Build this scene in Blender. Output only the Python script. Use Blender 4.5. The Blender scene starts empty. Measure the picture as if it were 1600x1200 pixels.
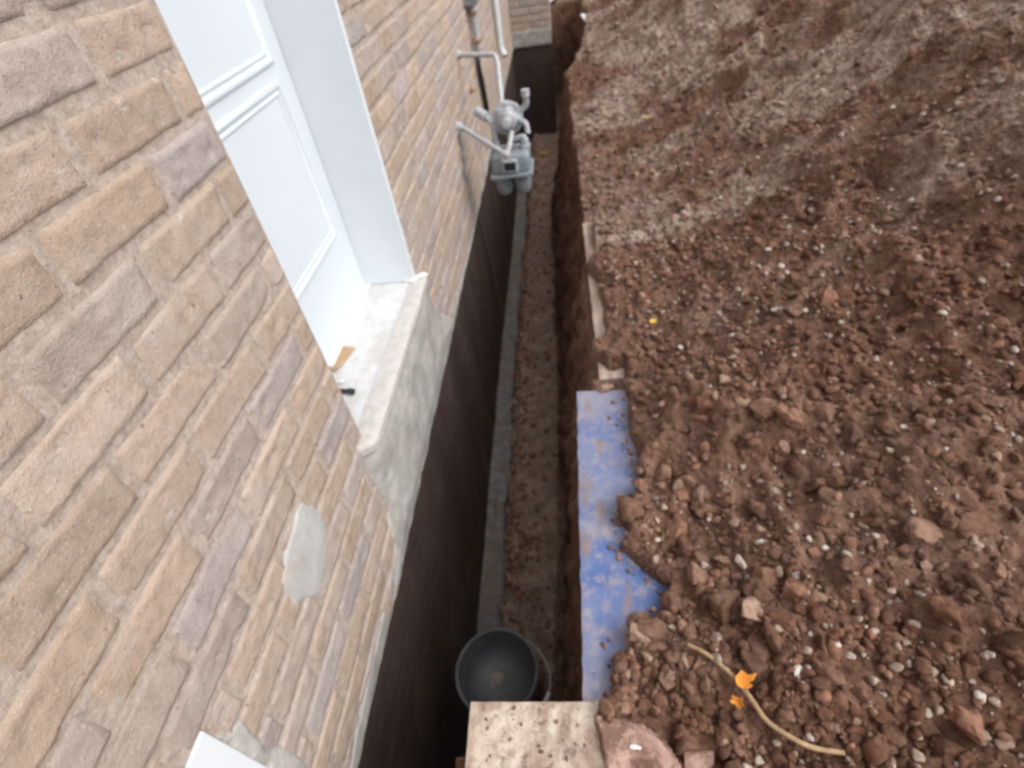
import bpy, bmesh, math, random
import numpy as np
from mathutils import Matrix, Vector, Euler

# ------------------------------------------------------------------ camera, sky, sun, exposure
scene = bpy.context.scene
COL = scene.collection
cam_d = bpy.data.cameras.new("camera")
cam = bpy.data.objects.new("camera", cam_d)
COL.objects.link(cam)
R = ((0.99089, 0.05504, 0.12295), (0.05201, 0.68563, -0.72609), (-0.12426, 0.72587, 0.67652))
cam.matrix_world = Matrix.Translation((0, 0, 1.6)) @ Matrix(R).to_4x4()
cam_d.sensor_width = 36
cam_d.lens = 18.89
cam_d.clip_start = 0.02
cam_d.clip_end = 500
cam_d.dof.use_dof = True
cam_d.dof.focus_distance = 0.42
cam_d.dof.aperture_fstop = 6.0
scene.camera = cam

SUN_EL, SUN_AZ = math.radians(48), math.radians(108)      # azimuth measured from +Y towards +X
world = bpy.data.worlds.new("World")
scene.world = world
world.use_nodes = True
wn, wl = world.node_tree.nodes, world.node_tree.links
wn.clear()
sky = wn.new("ShaderNodeTexSky"); sky.sky_type = 'NISHITA'; sky.sun_disc = False
sky.sun_elevation = SUN_EL; sky.sun_rotation = SUN_AZ
sky.dust_density = 4.0; sky.air_density = 1.0; sky.ozone_density = 1.0
hsv = wn.new("ShaderNodeHueSaturation"); hsv.inputs['Saturation'].default_value = 0.32
bg = wn.new("ShaderNodeBackground"); bg.inputs['Strength'].default_value = 0.15
wo = wn.new("ShaderNodeOutputWorld")
wl.new(sky.outputs[0], hsv.inputs['Color']); wl.new(hsv.outputs[0], bg.inputs['Color']); wl.new(bg.outputs[0], wo.inputs['Surface'])

sun_d = bpy.data.lights.new("sun", 'SUN')
sun_d.energy = 1.0; sun_d.angle = math.radians(80); sun_d.color = (1.0, 0.965, 0.92)
sun = bpy.data.objects.new("sun", sun_d); COL.objects.link(sun)
sv = Vector((math.sin(SUN_AZ) * math.cos(SUN_EL), math.cos(SUN_AZ) * math.cos(SUN_EL), math.sin(SUN_EL)))
sun.rotation_euler = sv.to_track_quat('Z', 'Y').to_euler()

scene.view_settings.view_transform = 'Standard'
scene.view_settings.look = 'None'
scene.view_settings.exposure = 0.53
scene.view_settings.gamma = 1.0
scene.render.engine = 'CYCLES'
scene.cycles.max_bounces = 6

rng = np.random.default_rng(7)
random.seed(7)

# ------------------------------------------------------------------ helpers
def _hash(ix, iy, iz):
    n = (ix * 374761393 + iy * 668265263 + iz * 2147483647 + 1442695041) & 0xffffffff
    n = ((n ^ (n >> 13)) * 1274126177) & 0xffffffff
    n = ((n ^ (n >> 16)) * 2246822519) & 0xffffffff
    return ((n ^ (n >> 15)) & 0xffffff).astype(np.float64) / 0xffffff

def vnoise(x, y, z=0.0):
    x, y, z = np.broadcast_arrays(np.asarray(x, float), np.asarray(y, float), np.asarray(z, float))
    fx, fy, fz = np.floor(x), np.floor(y), np.floor(z)
    ix, iy, iz = fx.astype(np.int64), fy.astype(np.int64), fz.astype(np.int64)
    tx, ty, tz = x - fx, y - fy, z - fz
    tx = tx * tx * (3 - 2 * tx); ty = ty * ty * (3 - 2 * ty); tz = tz * tz * (3 - 2 * tz)
    r = 0
    for a in (0, 1):
        for b in (0, 1):
            for c in (0, 1):
                w = (tx if a else 1 - tx) * (ty if b else 1 - ty) * (tz if c else 1 - tz)
                r = r + w * _hash(ix + a, iy + b, iz + c)
    return r * 2 - 1

def fbm(x, y, z=0.0, o=4, gain=0.5, ridge=False):
    r = 0; a = 1; t = 0
    for k in range(o):
        n = vnoise(x * 2 ** k + 17.3 * k, y * 2 ** k + 5.1 * k, np.asarray(z) * 2 ** k + 9.7 * k)
        if ridge: n = 1 - 2 * np.abs(n)
        r = r + a * n; t += a; a *= gain
    return r / t

def sstep(a, b, x):
    t = np.clip((np.asarray(x, float) - a) / (b - a), 0, 1)
    return t * t * (3 - 2 * t)

def props(o, label=None, cat=None, group=None, kind=None):
    if label: o['label'] = label
    if cat: o['category'] = cat
    if group: o['group'] = group
    if kind: o['kind'] = kind
    return o

def empty(name, loc, label, cat, group=None):
    o = bpy.data.objects.new(name, None)
    o.empty_display_size = 0.1
    COL.objects.link(o); o.location = loc
    return props(o, label, cat, group)

def link(name, me, mat, parent=None, smooth=True, loc=None):
    if mat is not None:
        me.materials.append(mat)
    if smooth:
        me.polygons.foreach_set('use_smooth', [True] * len(me.polygons))
    o = bpy.data.objects.new(name, me)
    COL.objects.link(o)
    if parent:
        o.parent = parent
        o.matrix_parent_inverse = Matrix.Translation(-parent.location) if loc is None else Matrix.Identity(4)
    if loc is not None: o.location = loc
    return o

def from_np(name, V, F, mat, parent=None, smooth=True, col=None):
    me = bpy.data.meshes.new(name)
    V = np.asarray(V, float).reshape(-1, 3); F = np.asarray(F, np.int32)
    k = F.shape[1]
    me.vertices.add(len(V)); me.vertices.foreach_set('co', V.ravel())
    me.loops.add(F.size); me.loops.foreach_set('vertex_index', F.ravel())
    me.polygons.add(len(F)); me.polygons.foreach_set('loop_start', np.arange(0, F.size, k, dtype=np.int32))
    me.update(calc_edges=True)
    if col is not None:
        a = me.color_attributes.new('tint', 'FLOAT_COLOR', 'POINT')
        c = np.ones((len(V), 4)); c[:, :3] = col
        a.data.foreach_set('color', c.ravel())
    return link(name, me, mat, parent, smooth)

def grid_faces(nu, nv):
    i = np.arange(nu * nv).reshape(nu, nv)
    return np.stack([i[:-1, :-1], i[1:, :-1], i[1:, 1:], i[:-1, 1:]], -1).reshape(-1, 4)

def bm_link(name, bm, mat, parent=None, smooth=False, bevel=0, seg=2):
    if bevel:
        bmesh.ops.bevel(bm, geom=[e for e in bm.edges if e.is_manifold and e.calc_face_angle(0) > 0.6], offset=bevel,
                        segments=seg, affect='EDGES', profile=0.5, clamp_overlap=True)
    bmesh.ops.recalc_face_normals(bm, faces=bm.faces)
    me = bpy.data.meshes.new(name); bm.to_mesh(me); bm.free()
    o = link(name, me, mat, parent, smooth)
    if smooth: o.modifiers.new('e', 'EDGE_SPLIT').split_angle = math.radians(38)
    return o

def add_box(bm, lo, hi, mtx=None):
    c = [(lo[i] + hi[i]) / 2 for i in range(3)]; s = [hi[i] - lo[i] for i in range(3)]
    m = Matrix.Translation(c) @ Matrix.Diagonal((*s, 1))
    if mtx is not None: m = mtx @ m
    return bmesh.ops.create_cube(bm, size=1, matrix=m)['verts']

def add_cyl(bm, p, q, r1, r2=None, seg=20):
    p, q = Vector(p), Vector(q); d = q - p
    rot = d.to_track_quat('Z', 'Y').to_matrix().to_4x4()
    return bmesh.ops.create_cone(bm, cap_ends=True, segments=seg, radius1=r1, radius2=r1 if r2 is None else r2,
                                 depth=d.length, matrix=Matrix.Translation((p + q) / 2) @ rot)['verts']

def smooth_path(pts, n=6):
    pts = [Vector(p) for p in pts]; out = []
    for i in range(len(pts) - 1):
        p0 = pts[max(i - 1, 0)]; p1 = pts[i]; p2 = pts[i + 1]; p3 = pts[min(i + 2, len(pts) - 1)]
        for k in range(n):
            t = k / n
            out.append(0.5 * ((2 * p1) + (p2 - p0) * t + (2 * p0 - 5 * p1 + 4 * p2 - p3) * t * t + (3 * p1 - p0 - 3 * p2 + p3) * t ** 3))
    out.append(pts[-1]); return out

def add_tube(bm, pts, r, seg=12, cap=True):
    pts = [Vector(p) for p in pts]
    rs = r if isinstance(r, (list, tuple)) else [r] * len(pts)
    prev = None; nrm = None; rings = []
    for i, p in enumerate(pts):
        t = (pts[min(i + 1, len(pts) - 1)] - pts[max(i - 1, 0)]).normalized()
        if nrm is None:
            nrm = t.orthogonal().normalized()
        else:
            nrm = (nrm - t * nrm.dot(t)).normalized()
        b = t.cross(nrm)
        ring = [bm.verts.new(p + (nrm * math.cos(a) + b * math.sin(a)) * rs[i]) for a in [2 * math.pi * k / seg for k in range(seg)]]
        if prev:
            for k in range(seg):
                bm.faces.new((prev[k], prev[(k + 1) % seg], ring[(k + 1) % seg], ring[k]))
        prev = ring; rings.append(ring)
    if cap:
        bm.faces.new(list(reversed(rings[0]))); bm.faces.new(rings[-1])

def add_elbow(pts, rad=0.04, n=5):
    """polyline with rounded corners"""
    pts = [Vector(p) for p in pts]; out = [pts[0]]
    for i in range(1, len(pts) - 1):
        a = (pts[i - 1] - pts[i]).normalized(); b = (pts[i + 1] - pts[i]).normalized()
        s, e = pts[i] + a * rad, pts[i] + b * rad
        for k in range(n + 1):
            t = k / n
            out.append(s * (1 - t) ** 2 + pts[i] * 2 * t * (1 - t) + e * t * t)
    out.append(pts[-1]); return out

# ------------------------------------------------------------------ materials
class N:
    def __init__(s, name, rough=0.8, spec=0.3, metal=0.0):
        s.m = bpy.data.materials.new(name); s.m.use_nodes = True
        s.t = s.m.node_tree; s.n = s.t.nodes; s.l = s.t.links
        s.b = s.n['Principled BSDF']
        s.b.inputs['Roughness'].default_value = rough
        s.b.inputs['Specular IOR Level'].default_value = spec
        s.b.inputs['Metallic'].default_value = metal
        s.co = s.n.new('ShaderNodeNewGeometry').outputs['Position']
    def noise(s, scale, detail=5, rough=0.6, vec=None, dist=0.0):
        n = s.n.new('ShaderNodeTexNoise'); n.inputs['Scale'].default_value = scale
        n.inputs['Detail'].default_value = detail; n.inputs['Roughness'].default_value = rough
        n.inputs['Distortion'].default_value = dist
        s.l.new(vec or s.co, n.inputs['Vector']); return n.outputs['Fac']
    def voro(s, scale, feat='F1', vec=None, out='Distance'):
        n = s.n.new('ShaderNodeTexVoronoi'); n.feature = feat; n.inputs['Scale'].default_value = scale
        s.l.new(vec or s.co, n.inputs['Vector']); return n.outputs[out]
    def ramp(s, fac, stops):
        r = s.n.new('ShaderNodeValToRGB'); e = r.color_ramp.elements
        while len(e) > 1: e.remove(e[-1])
        for i, (p, c) in enumerate(stops):
            k = e[0] if i == 0 else e.new(p)
            k.position = p; k.color = (*c, 1) if len(c) == 3 else c
        s.l.new(fac, r.inputs['Fac']); return r.outputs['Color']
    def mix(s, fac, a, b, mode='MIX'):
        m = s.n.new('ShaderNodeMix'); m.data_type = 'RGBA'; m.blend_type = mode
        for i, v in ((0, fac), (6, a), (7, b)):
            if isinstance(v, (int, float)): m.inputs[i].default_value = v
            elif isinstance(v, tuple): m.inputs[i].default_value = (*v, 1)
            else: s.l.new(v, m.inputs[i])
        return m.outputs[2]
    def attr(s, name='tint'):
        a = s.n.new('ShaderNodeAttribute'); a.attribute_name = name; return a.outputs['Color']
    def scaled(s, sc):
        m = s.n.new('ShaderNodeVectorMath'); m.operation = 'MULTIPLY'; m.inputs[1].default_value = sc
        s.l.new(s.co, m.inputs[0]); return m.outputs[0]
    def sep(s, i):
        x = s.n.new('ShaderNodeSeparateXYZ'); s.l.new(s.co, x.inputs[0]); return x.outputs[i]
    def mr(s, v, a, b, c=0.0, d=1.0):
        m = s.n.new('ShaderNodeMapRange'); s.l.new(v, m.inputs['Value'])
        for k, w in zip(('From Min', 'From Max', 'To Min', 'To Max'), (a, b, c, d)): m.inputs[k].default_value = w
        return m.outputs[0]
    def math(s, op, a, b):
        m = s.n.new('ShaderNodeMath'); m.operation = op
        for i, v in enumerate((a, b)):
            if isinstance(v, (int, float)): m.inputs[i].default_value = v
            else: s.l.new(v, m.inputs[i])
        return m.outputs[0]
    def color(s, c):
        if isinstance(c, tuple): s.b.inputs['Base Color'].default_value = (*c, 1)
        else: s.l.new(c, s.b.inputs['Base Color'])
        return s
    def bump(s, h, dist=0.002, strength=1.0):
        b = s.n.new('ShaderNodeBump'); b.inputs['Distance'].default_value = dist; b.inputs['Strength'].default_value = strength
        s.l.new(h, b.inputs['Height']); s.l.new(b.outputs[0], s.b.inputs['Normal']); return s

def dry_crust(m, base, fine, k=1.0):
    """pale dried crust in streaky patches on the upper bank"""
    dry = m.mr(m.noise(0.8, 6, 0.62, vec=m.scaled((0.8, 1.15, 1.0)), dist=0.7), 0.455, 0.56)
    dry = m.math('MULTIPLY', dry, m.mr(m.noise(12, 6, 0.75), 0.38, 0.56))
    dry = m.math('MULTIPLY', dry, m.mr(m.sep(2), -0.06, 0.10))
    dry = m.math('MULTIPLY', dry, m.mr(m.sep(1), 1.7, 2.6, 0.10, k))
    return m.mix(dry, base, m.ramp(fine, [(0.3, (0.28, 0.205, 0.16)), (0.5, (0.42, 0.335, 0.275)), (0.7, (0.60, 0.50, 0.43))]))

def soil_mat(name, tint=False):
    m = N(name, 0.95, 0.15)
    big = m.noise(0.9, 4, 0.6)
    mid = m.noise(9, 6, 0.65)
    fine = m.noise(60, 5, 0.7)
    base = m.ramp(mid, [(0.28, (0.085, 0.043, 0.028)), (0.45, (0.155, 0.083, 0.056)), (0.60, (0.225, 0.126, 0.088)), (0.75, (0.31, 0.195, 0.145))])
    base = m.mix(m.mr(m.sep(2), -1.3, -1.75, 0.0, 0.8), base, m.ramp(mid, [(0.3, (0.30, 0.205, 0.155)), (0.5, (0.46, 0.33, 0.255)), (0.7, (0.62, 0.48, 0.38))]))  # trench floor colour painted paler, standing in for light that barely reaches it
    base = m.mix(m.mr(fine, 0.55, 0.75), base, (0.25, 0.17, 0.135))
    base = m.mix(m.mr(fine, 0.44, 0.30), base, (0.055, 0.033, 0.026))
    base = dry_crust(m, base, fine)
    if tint: base = m.mix(1.0, base, m.attr(), 'MULTIPLY')
    m.color(base)
    far = m.mr(m.sep(1), 0.6, 4.0, 0.35, 1.0)
    m.bump(m.math('ADD', m.math('MULTIPLY', m.noise(120, 6, 0.75), 0.25), m.math('MULTIPLY', m.math('SUBTRACT', 1.0, m.math('MULTIPLY', m.math('ADD', m.voro(26), m.voro(61)), 0.7)), far)), 0.022, 1.0)
    return m.m

M = {}
M['soil'] = soil_mat('soil')
m = N('clod', 0.95, 0.12)
f = m.noise(45, 5, 0.65)
c = m.mix(1.0, m.attr(), m.ramp(f, [(0.3, (0.62, 0.60, 0.58)), (0.5, (1, 1, 1)), (0.7, (1.45, 1.45, 1.42))]), 'MULTIPLY')
c = dry_crust(m, c, f, 0.9)
m.color(c); m.bump(m.noise(160, 5, 0.7), 0.004); M['clod'] = m.m
m = N('stone', 0.8, 0.3)
f = m.noise(70, 5, 0.6)
m.color(m.mix(1.0, m.attr(), m.ramp(f, [(0.3, (0.7, 0.68, 0.64)), (0.6, (1.05, 1.05, 1.05))]), 'MULTIPLY')); m.bump(f, 0.003); M['stone'] = m.m

m = N('brick', 0.93, 0.15)
f1 = m.noise(28, 6, 0.7); f2 = m.noise(160, 4, 0.7); f3 = m.noise(5, 4, 0.6)
c = m.mix(1.0, m.attr(), m.ramp(f1, [(0.25, (0.74, 0.72, 0.70)), (0.5, (1, 1, 1)), (0.75, (1.12, 1.13, 1.14))]), 'MULTIPLY')
c = m.mix(m.mr(f3, 0.50, 0.68, 0, 0.5), c, (0.50, 0.44, 0.40))
c = m.mix(m.mr(f2, 0.60, 0.72, 0, 0.7), c, (0.62, 0.56, 0.50))
c = m.mix(m.mr(m.noise(75, 3, 0.6), 0.66, 0.72, 0, 0.75), c, (0.16, 0.11, 0.09))
c = m.mix(m.mr(m.noise(11, 6, 0.75, vec=m.scaled((1, 1, 2.2))), 0.60, 0.70, 0, 0.65), c, (0.60, 0.57, 0.53))
m.color(c)
m.bump(m.math('ADD', m.math('MULTIPLY', f1, 1.4), m.math('MULTIPLY', f2, 0.6)), 0.004); M['brick'] = m.m
m = N('mortar', 0.95, 0.1)
f = m.noise(50, 6, 0.7)
m.color(m.ramp(f, [(0.3, (0.30, 0.25, 0.215)), (0.5, (0.42, 0.35, 0.30)), (0.7, (0.52, 0.46, 0.41))])); m.bump(f, 0.006); M['mortar'] = m.m
m = N('coating', 0.62, 0.28)
f = m.noise(3, 6, 0.65, vec=m.scaled((1, 1.0, 0.35)))
m.color(m.ramp(f, [(0.3, (0.044, 0.029, 0.024)), (0.55, (0.070, 0.048, 0.041)), (0.75, (0.105, 0.077, 0.067))]))
m.bump(m.math('ADD', m.noise(35, 5, 0.6), m.math('MULTIPLY', m.noise(8, 4, 0.6, vec=m.scaled((1, 0.5, 1.6))), 1.5)), 0.009)
spl = m.math('MULTIPLY', m.mr(m.noise(16, 6, 0.75), 0.52, 0.64), m.mr(m.math('ADD', m.sep(2), m.math('MULTIPLY', m.noise(2.2, 4), 0.9)), -0.9, -1.7))
drip = m.mr(m.noise(6, 5, 0.7, vec=m.scaled((1, 2.2, 0.18))), 0.60, 0.70, 0, 0.45)
base_ = m.n['Principled BSDF'].inputs['Base Color'].links[0].from_socket
c = m.mix(drip, base_, (0.075, 0.062, 0.056)); c = m.mix(spl, c, (0.15, 0.10, 0.078)); m.color(c)
rr_ = m.mr(m.noise(5, 4), 0.3, 0.7, 0.42, 0.85); m.l.new(rr_, m.b.inputs['Roughness']); M['coating'] = m.m
m = N('parging', 0.9, 0.15)
f = m.noise(9, 7, 0.7); g = m.noise(90, 4, 0.6)
c = m.ramp(f, [(0.3, (0.26, 0.25, 0.235)), (0.5, (0.38, 0.37, 0.345)), (0.72, (0.56, 0.54, 0.51))])
c = m.mix(m.mr(m.noise(3, 4, 0.6), 0.52, 0.70, 0, 0.5), c, (0.50, 0.43, 0.38))
m.color(c); m.bump(m.math('ADD', f, m.math('MULTIPLY', g, 0.4)), 0.008); M['parging'] = m.m
m = N('footing', 0.9, 0.15)
f = m.noise(14, 6, 0.7)
c = m.ramp(f, [(0.3, (0.12, 0.11, 0.105)), (0.5, (0.21, 0.20, 0.195)), (0.7, (0.34, 0.32, 0.30))])
c = m.mix(m.mr(m.noise(5, 6, 0.75), 0.48, 0.58, 0, 0.85), c, (0.24, 0.17, 0.135))
m.color(c); m.bump(f, 0.01); M['footing'] = m.m
m = N('patch', 0.88, 0.2)
f = m.noise(10, 5, 0.6, vec=m.scaled((1, 1, 0.5)))
c = m.ramp(f, [(0.3, (0.35, 0.355, 0.345)), (0.7, (0.50, 0.50, 0.48))])
c = m.mix(m.mr(m.noise(13, 6, 0.75), 0.52, 0.64, 0, 0.7), c, (0.42, 0.345, 0.295))
m.color(c); m.bump(m.noise(40, 5, 0.65), 0.003); M['patch'] = m.m
m = N('sill', 0.7, 0.3)
f = m.noise(16, 6, 0.7); g = m.noise(4, 5, 0.7, vec=m.scaled((2, 0.7, 1)))
c = m.ramp(f, [(0.3, (0.48, 0.48, 0.475)), (0.55, (0.60, 0.60, 0.60))])
c = m.mix(m.mr(g, 0.50, 0.64, 0, 0.6), c, (0.46, 0.43, 0.40))
m.color(c); m.bump(f, 0.003); M['sill'] = m.m
m = N('nose', 0.8, 0.2)
f = m.noise(22, 6, 0.7)
m.color(m.ramp(f, [(0.3, (0.42, 0.395, 0.37)), (0.6, (0.53, 0.505, 0.48))])); m.bump(f, 0.006); M['nose'] = m.m
m = N('door_paint', 0.38, 0.4)
f = m.noise(2.5, 4, 0.5)
m.color(m.ramp(f, [(0.3, (0.60, 0.66, 0.71)), (0.7, (0.63, 0.69, 0.735))])); m.bump(m.noise(30, 3, 0.5, vec=m.scaled((1, 1, 0.1))), 0.0006); M['door'] = m.m
m = N('frame_paint', 0.42, 0.4)
f = m.noise(6, 5, 0.6)
m.color(m.ramp(f, [(0.3, (0.67, 0.715, 0.75)), (0.7, (0.72, 0.76, 0.79))])); M['frame'] = m.m
m = N('caulk', 0.6, 0.3); m.color((0.72, 0.72, 0.71)); m.bump(m.noise(60, 3), 0.002); M['caulk'] = m.m
m = N('glass', 0.06, 0.5); m.color((0.03, 0.035, 0.04)); M['glass'] = m.m
m = N('gray_paint', 0.5, 0.45, 0.15)
f = m.noise(20, 5, 0.6)
c = m.ramp(f, [(0.3, (0.22, 0.26, 0.29)), (0.7, (0.31, 0.36, 0.39))])
c = m.mix(m.mr(m.noise(11, 6, 0.75), 0.52, 0.66, 0, 0.7), c, (0.15, 0.135, 0.125))
m.color(c); m.bump(f, 0.002); M['meter'] = m.m
m = N('cast_metal', 0.62, 0.4, 0.1)
f = m.noise(40, 5, 0.6)
g = m.noise(9, 5, 0.7)
c = m.ramp(f, [(0.3, (0.33, 0.36, 0.39)), (0.7, (0.50, 0.53, 0.56))])
c = m.mix(m.mr(g, 0.56, 0.66, 0, 0.6), c, (0.20, 0.18, 0.165))
m.color(c); m.bump(f, 0.002); M['cast'] = m.m
m = N('galvanised', 0.6, 0.4, 0.2)
f = m.noise(30, 5, 0.65)
m.color(m.ramp(f, [(0.3, (0.34, 0.35, 0.37)), (0.7, (0.56, 0.56, 0.57))])); M['pipe'] = m.m
m = N('box_gray', 0.55, 0.4, 0.1); f = m.noise(12, 5)
m.color(m.ramp(f, [(0.3, (0.17, 0.18, 0.19)), (0.7, (0.26, 0.27, 0.28))])); M['boxgray'] = m.m
m = N('cable_black', 0.5, 0.4); m.color((0.02, 0.02, 0.022)); M['cable'] = m.m
m = N('white_vinyl', 0.5, 0.35); m.color(m.ramp(m.noise(9, 4), [(0.3, (0.58, 0.62, 0.64)), (0.7, (0.70, 0.73, 0.74))])); M['vinyl'] = m.m
m = N('rust', 0.85, 0.2); m.color(m.ramp(m.noise(60, 4), [(0.3, (0.24, 0.13, 0.07)), (0.7, (0.36, 0.22, 0.12))])); M['rust'] = m.m
m = N('bucket_plastic', 0.48, 0.45)
f = m.noise(7, 6, 0.65); g = m.noise(30, 5, 0.7)
c = m.ramp(f, [(0.35, (0.070, 0.077, 0.085)), (0.65, (0.105, 0.114, 0.124))])
c = m.mix(m.mr(g, 0.46, 0.66, 0, 0.5), c, (0.17, 0.16, 0.15))
m.color(c); m.bump(m.noise(60, 4), 0.001); M['bucket'] = m.m
m = N('wire_steel', 0.4, 0.5, 0.8); m.b.inputs['Metallic'].default_value = 0.2; m.color((0.42, 0.42, 0.42)); M['wire'] = m.m
m = N('grip_plastic', 0.5, 0.4); m.color((0.60, 0.64, 0.63)); M['grip'] = m.m
# blue foam board smeared with dried mud
m = N('blue_board', 0.62, 0.3)
f = m.noise(7, 6, 0.68); g = m.noise(26, 6, 0.7); h = m.noise(2.6, 5, 0.62, dist=0.5)
c = m.ramp(f, [(0.3, (0.062, 0.115, 0.30)), (0.55, (0.090, 0.155, 0.36)), (0.75, (0.15, 0.215, 0.40))])
c = m.mix(m.mr(h, 0.42, 0.60, 0, 0.85), c, m.ramp(g, [(0.3, (0.24, 0.25, 0.34)), (0.7, (0.38, 0.355, 0.385))]))
c = m.mix(m.mr(g, 0.50, 0.62, 0, 0.6), c, (0.36, 0.31, 0.31))
c = m.mix(m.mr(m.math('ADD', m.sep(1), m.math('MULTIPLY', m.noise(9, 4), 0.35)), 1.60, 1.76, 0, 0.7), c, (0.33, 0.30, 0.34))
c = m.mix(m.mr(m.noise(9, 6, 0.7, vec=m.scaled((1.6, 0.6, 1))), 0.53, 0.62, 0, 0.8), c, (0.25, 0.185, 0.165))
m.color(c); m.bump(g, 0.001); M['blue'] = m.m
m = N('plywood', 0.85, 0.2)
w = m.noise(7, 6, 0.65, vec=m.scaled((2.5, 0.35, 1))); g = m.noise(13, 7, 0.72); h = m.noise(4.5, 6, 0.7, dist=0.4)
c = m.ramp(w, [(0.3, (0.50, 0.41, 0.33)), (0.6, (0.64, 0.56, 0.47))])
c = m.mix(m.mr(h, 0.44, 0.58, 0, 0.92), c, m.ramp(g, [(0.35, (0.20, 0.125, 0.09)), (0.7, (0.42, 0.31, 0.25))]))
c = m.mix(m.mr(g, 0.50, 0.62, 0, 0.8), c, (0.27, 0.18, 0.14))
c = m.mix(m.mr(m.noise(24, 6, 0.75, vec=m.scaled((1, 1, 1))), 0.55, 0.62, 0, 0.8), c, (0.17, 0.11, 0.085))
m.color(c); m.bump(g, 0.002); M['ply'] = m.m
m = N('old_wood', 0.88, 0.15)
w = m.noise(12, 6, 0.7, vec=m.scaled((2.5, 0.4, 1)))
m.color(m.ramp(w, [(0.3, (0.24, 0.18, 0.15)), (0.5, (0.40, 0.31, 0.26)), (0.72, (0.58, 0.49, 0.41))])); m.bump(w, 0.002); M['wood'] = m.m
m = N('pink_stone', 0.88, 0.2)
g = m.noise(16, 6, 0.7)
c = m.ramp(g, [(0.3, (0.24, 0.145, 0.115)), (0.5, (0.42, 0.27, 0.225)), (0.7, (0.52, 0.38, 0.33))])
c = m.mix(m.mr(m.noise(13, 6, 0.75, dist=0.3), 0.47, 0.56, 0, 0.9), c, (0.17, 0.10, 0.072))
m.color(c); m.bump(g, 0.006); M['slab'] = m.m
m = N('cardboard', 0.9, 0.1); m.color(m.ramp(m.noise(30, 4), [(0.3, (0.38, 0.25, 0.15)), (0.7, (0.46, 0.32, 0.205))])); M['card'] = m.m
m = N('black_plastic', 0.45, 0.4); m.color((0.025, 0.027, 0.03)); M['blackpl'] = m.m
m = N('red_plastic', 0.45, 0.4); m.color((0.50, 0.05, 0.035)); M['redpl'] = m.m
m = N('paper', 0.85, 0.2); m.color(m.ramp(m.noise(25, 4), [(0.3, (0.60, 0.60, 0.62)), (0.7, (0.78, 0.78, 0.80))])); M['paper'] = m.m
m = N('leaf_orange', 0.7, 0.3); m.color(m.ramp(m.noise(35, 5, 0.7), [(0.3, (0.50, 0.17, 0.03)), (0.55, (0.72, 0.30, 0.045)), (0.75, (0.80, 0.42, 0.08))])); M['leaf'] = m.m
m = N('leaf_yellow', 0.7, 0.3); m.color(m.ramp(m.noise(35, 5, 0.7), [(0.3, (0.45, 0.28, 0.05)), (0.7, (0.68, 0.46, 0.10))])); M['leafy'] = m.m
m = N('stalk', 0.85, 0.2); m.color(m.ramp(m.noise(40, 5, 0.7), [(0.3, (0.28, 0.18, 0.095)), (0.7, (0.52, 0.38, 0.23))])); M['stalk'] = m.m
m = N('string', 0.9, 0.1); m.color((0.20, 0.17, 0.15)); M['string'] = m.m

m = N('old_mud', 0.95, 0.1); g = m.noise(50, 5, 0.7)
m.color(m.ramp(g, [(0.3, (0.20, 0.165, 0.15)), (0.7, (0.40, 0.34, 0.31))])); m.bump(g, 0.005); M['old_mud'] = m.m

# ------------------------------------------------------------------ ground and excavation (one sheet)
YB = [0.30, 0.41, 0.454, 0.531, 0.606, 0.677, 0.729, 0.792, 0.867, 0.981, 1.131, 1.243, 1.433, 1.565, 1.60]
XB = [-0.05, -0.035, 0.013, 0.027, 0.070, 0.137, 0.225, 0.170, 0.091, 0.088, 0.165, 0.170, 0.154, 0.170, 0.175]
def edge_x(Y):
    """X of the lip of the trench"""
    Y = np.asarray(Y, float)
    base = np.interp(Y, [-60, 0.34, 0.40, 3.2, 3.9, 5.0, 6.5, 7.2, 8.2, 10.9, 11.05, 60],
                     [-0.36, -0.36, 0.0, 0.10, 0.09, 0.065, 0.05, 0.22, 0.38, 0.42, -0.02, -0.02])
    n = 0.035 * fbm(Y * 3.1, 3.3, 0, 3) + 0.016 * fbm(Y * 14, 8.3, 0, 3)
    amp = sstep(1.5, 2.2, Y) + 0.3
    return base + n * amp

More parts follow.
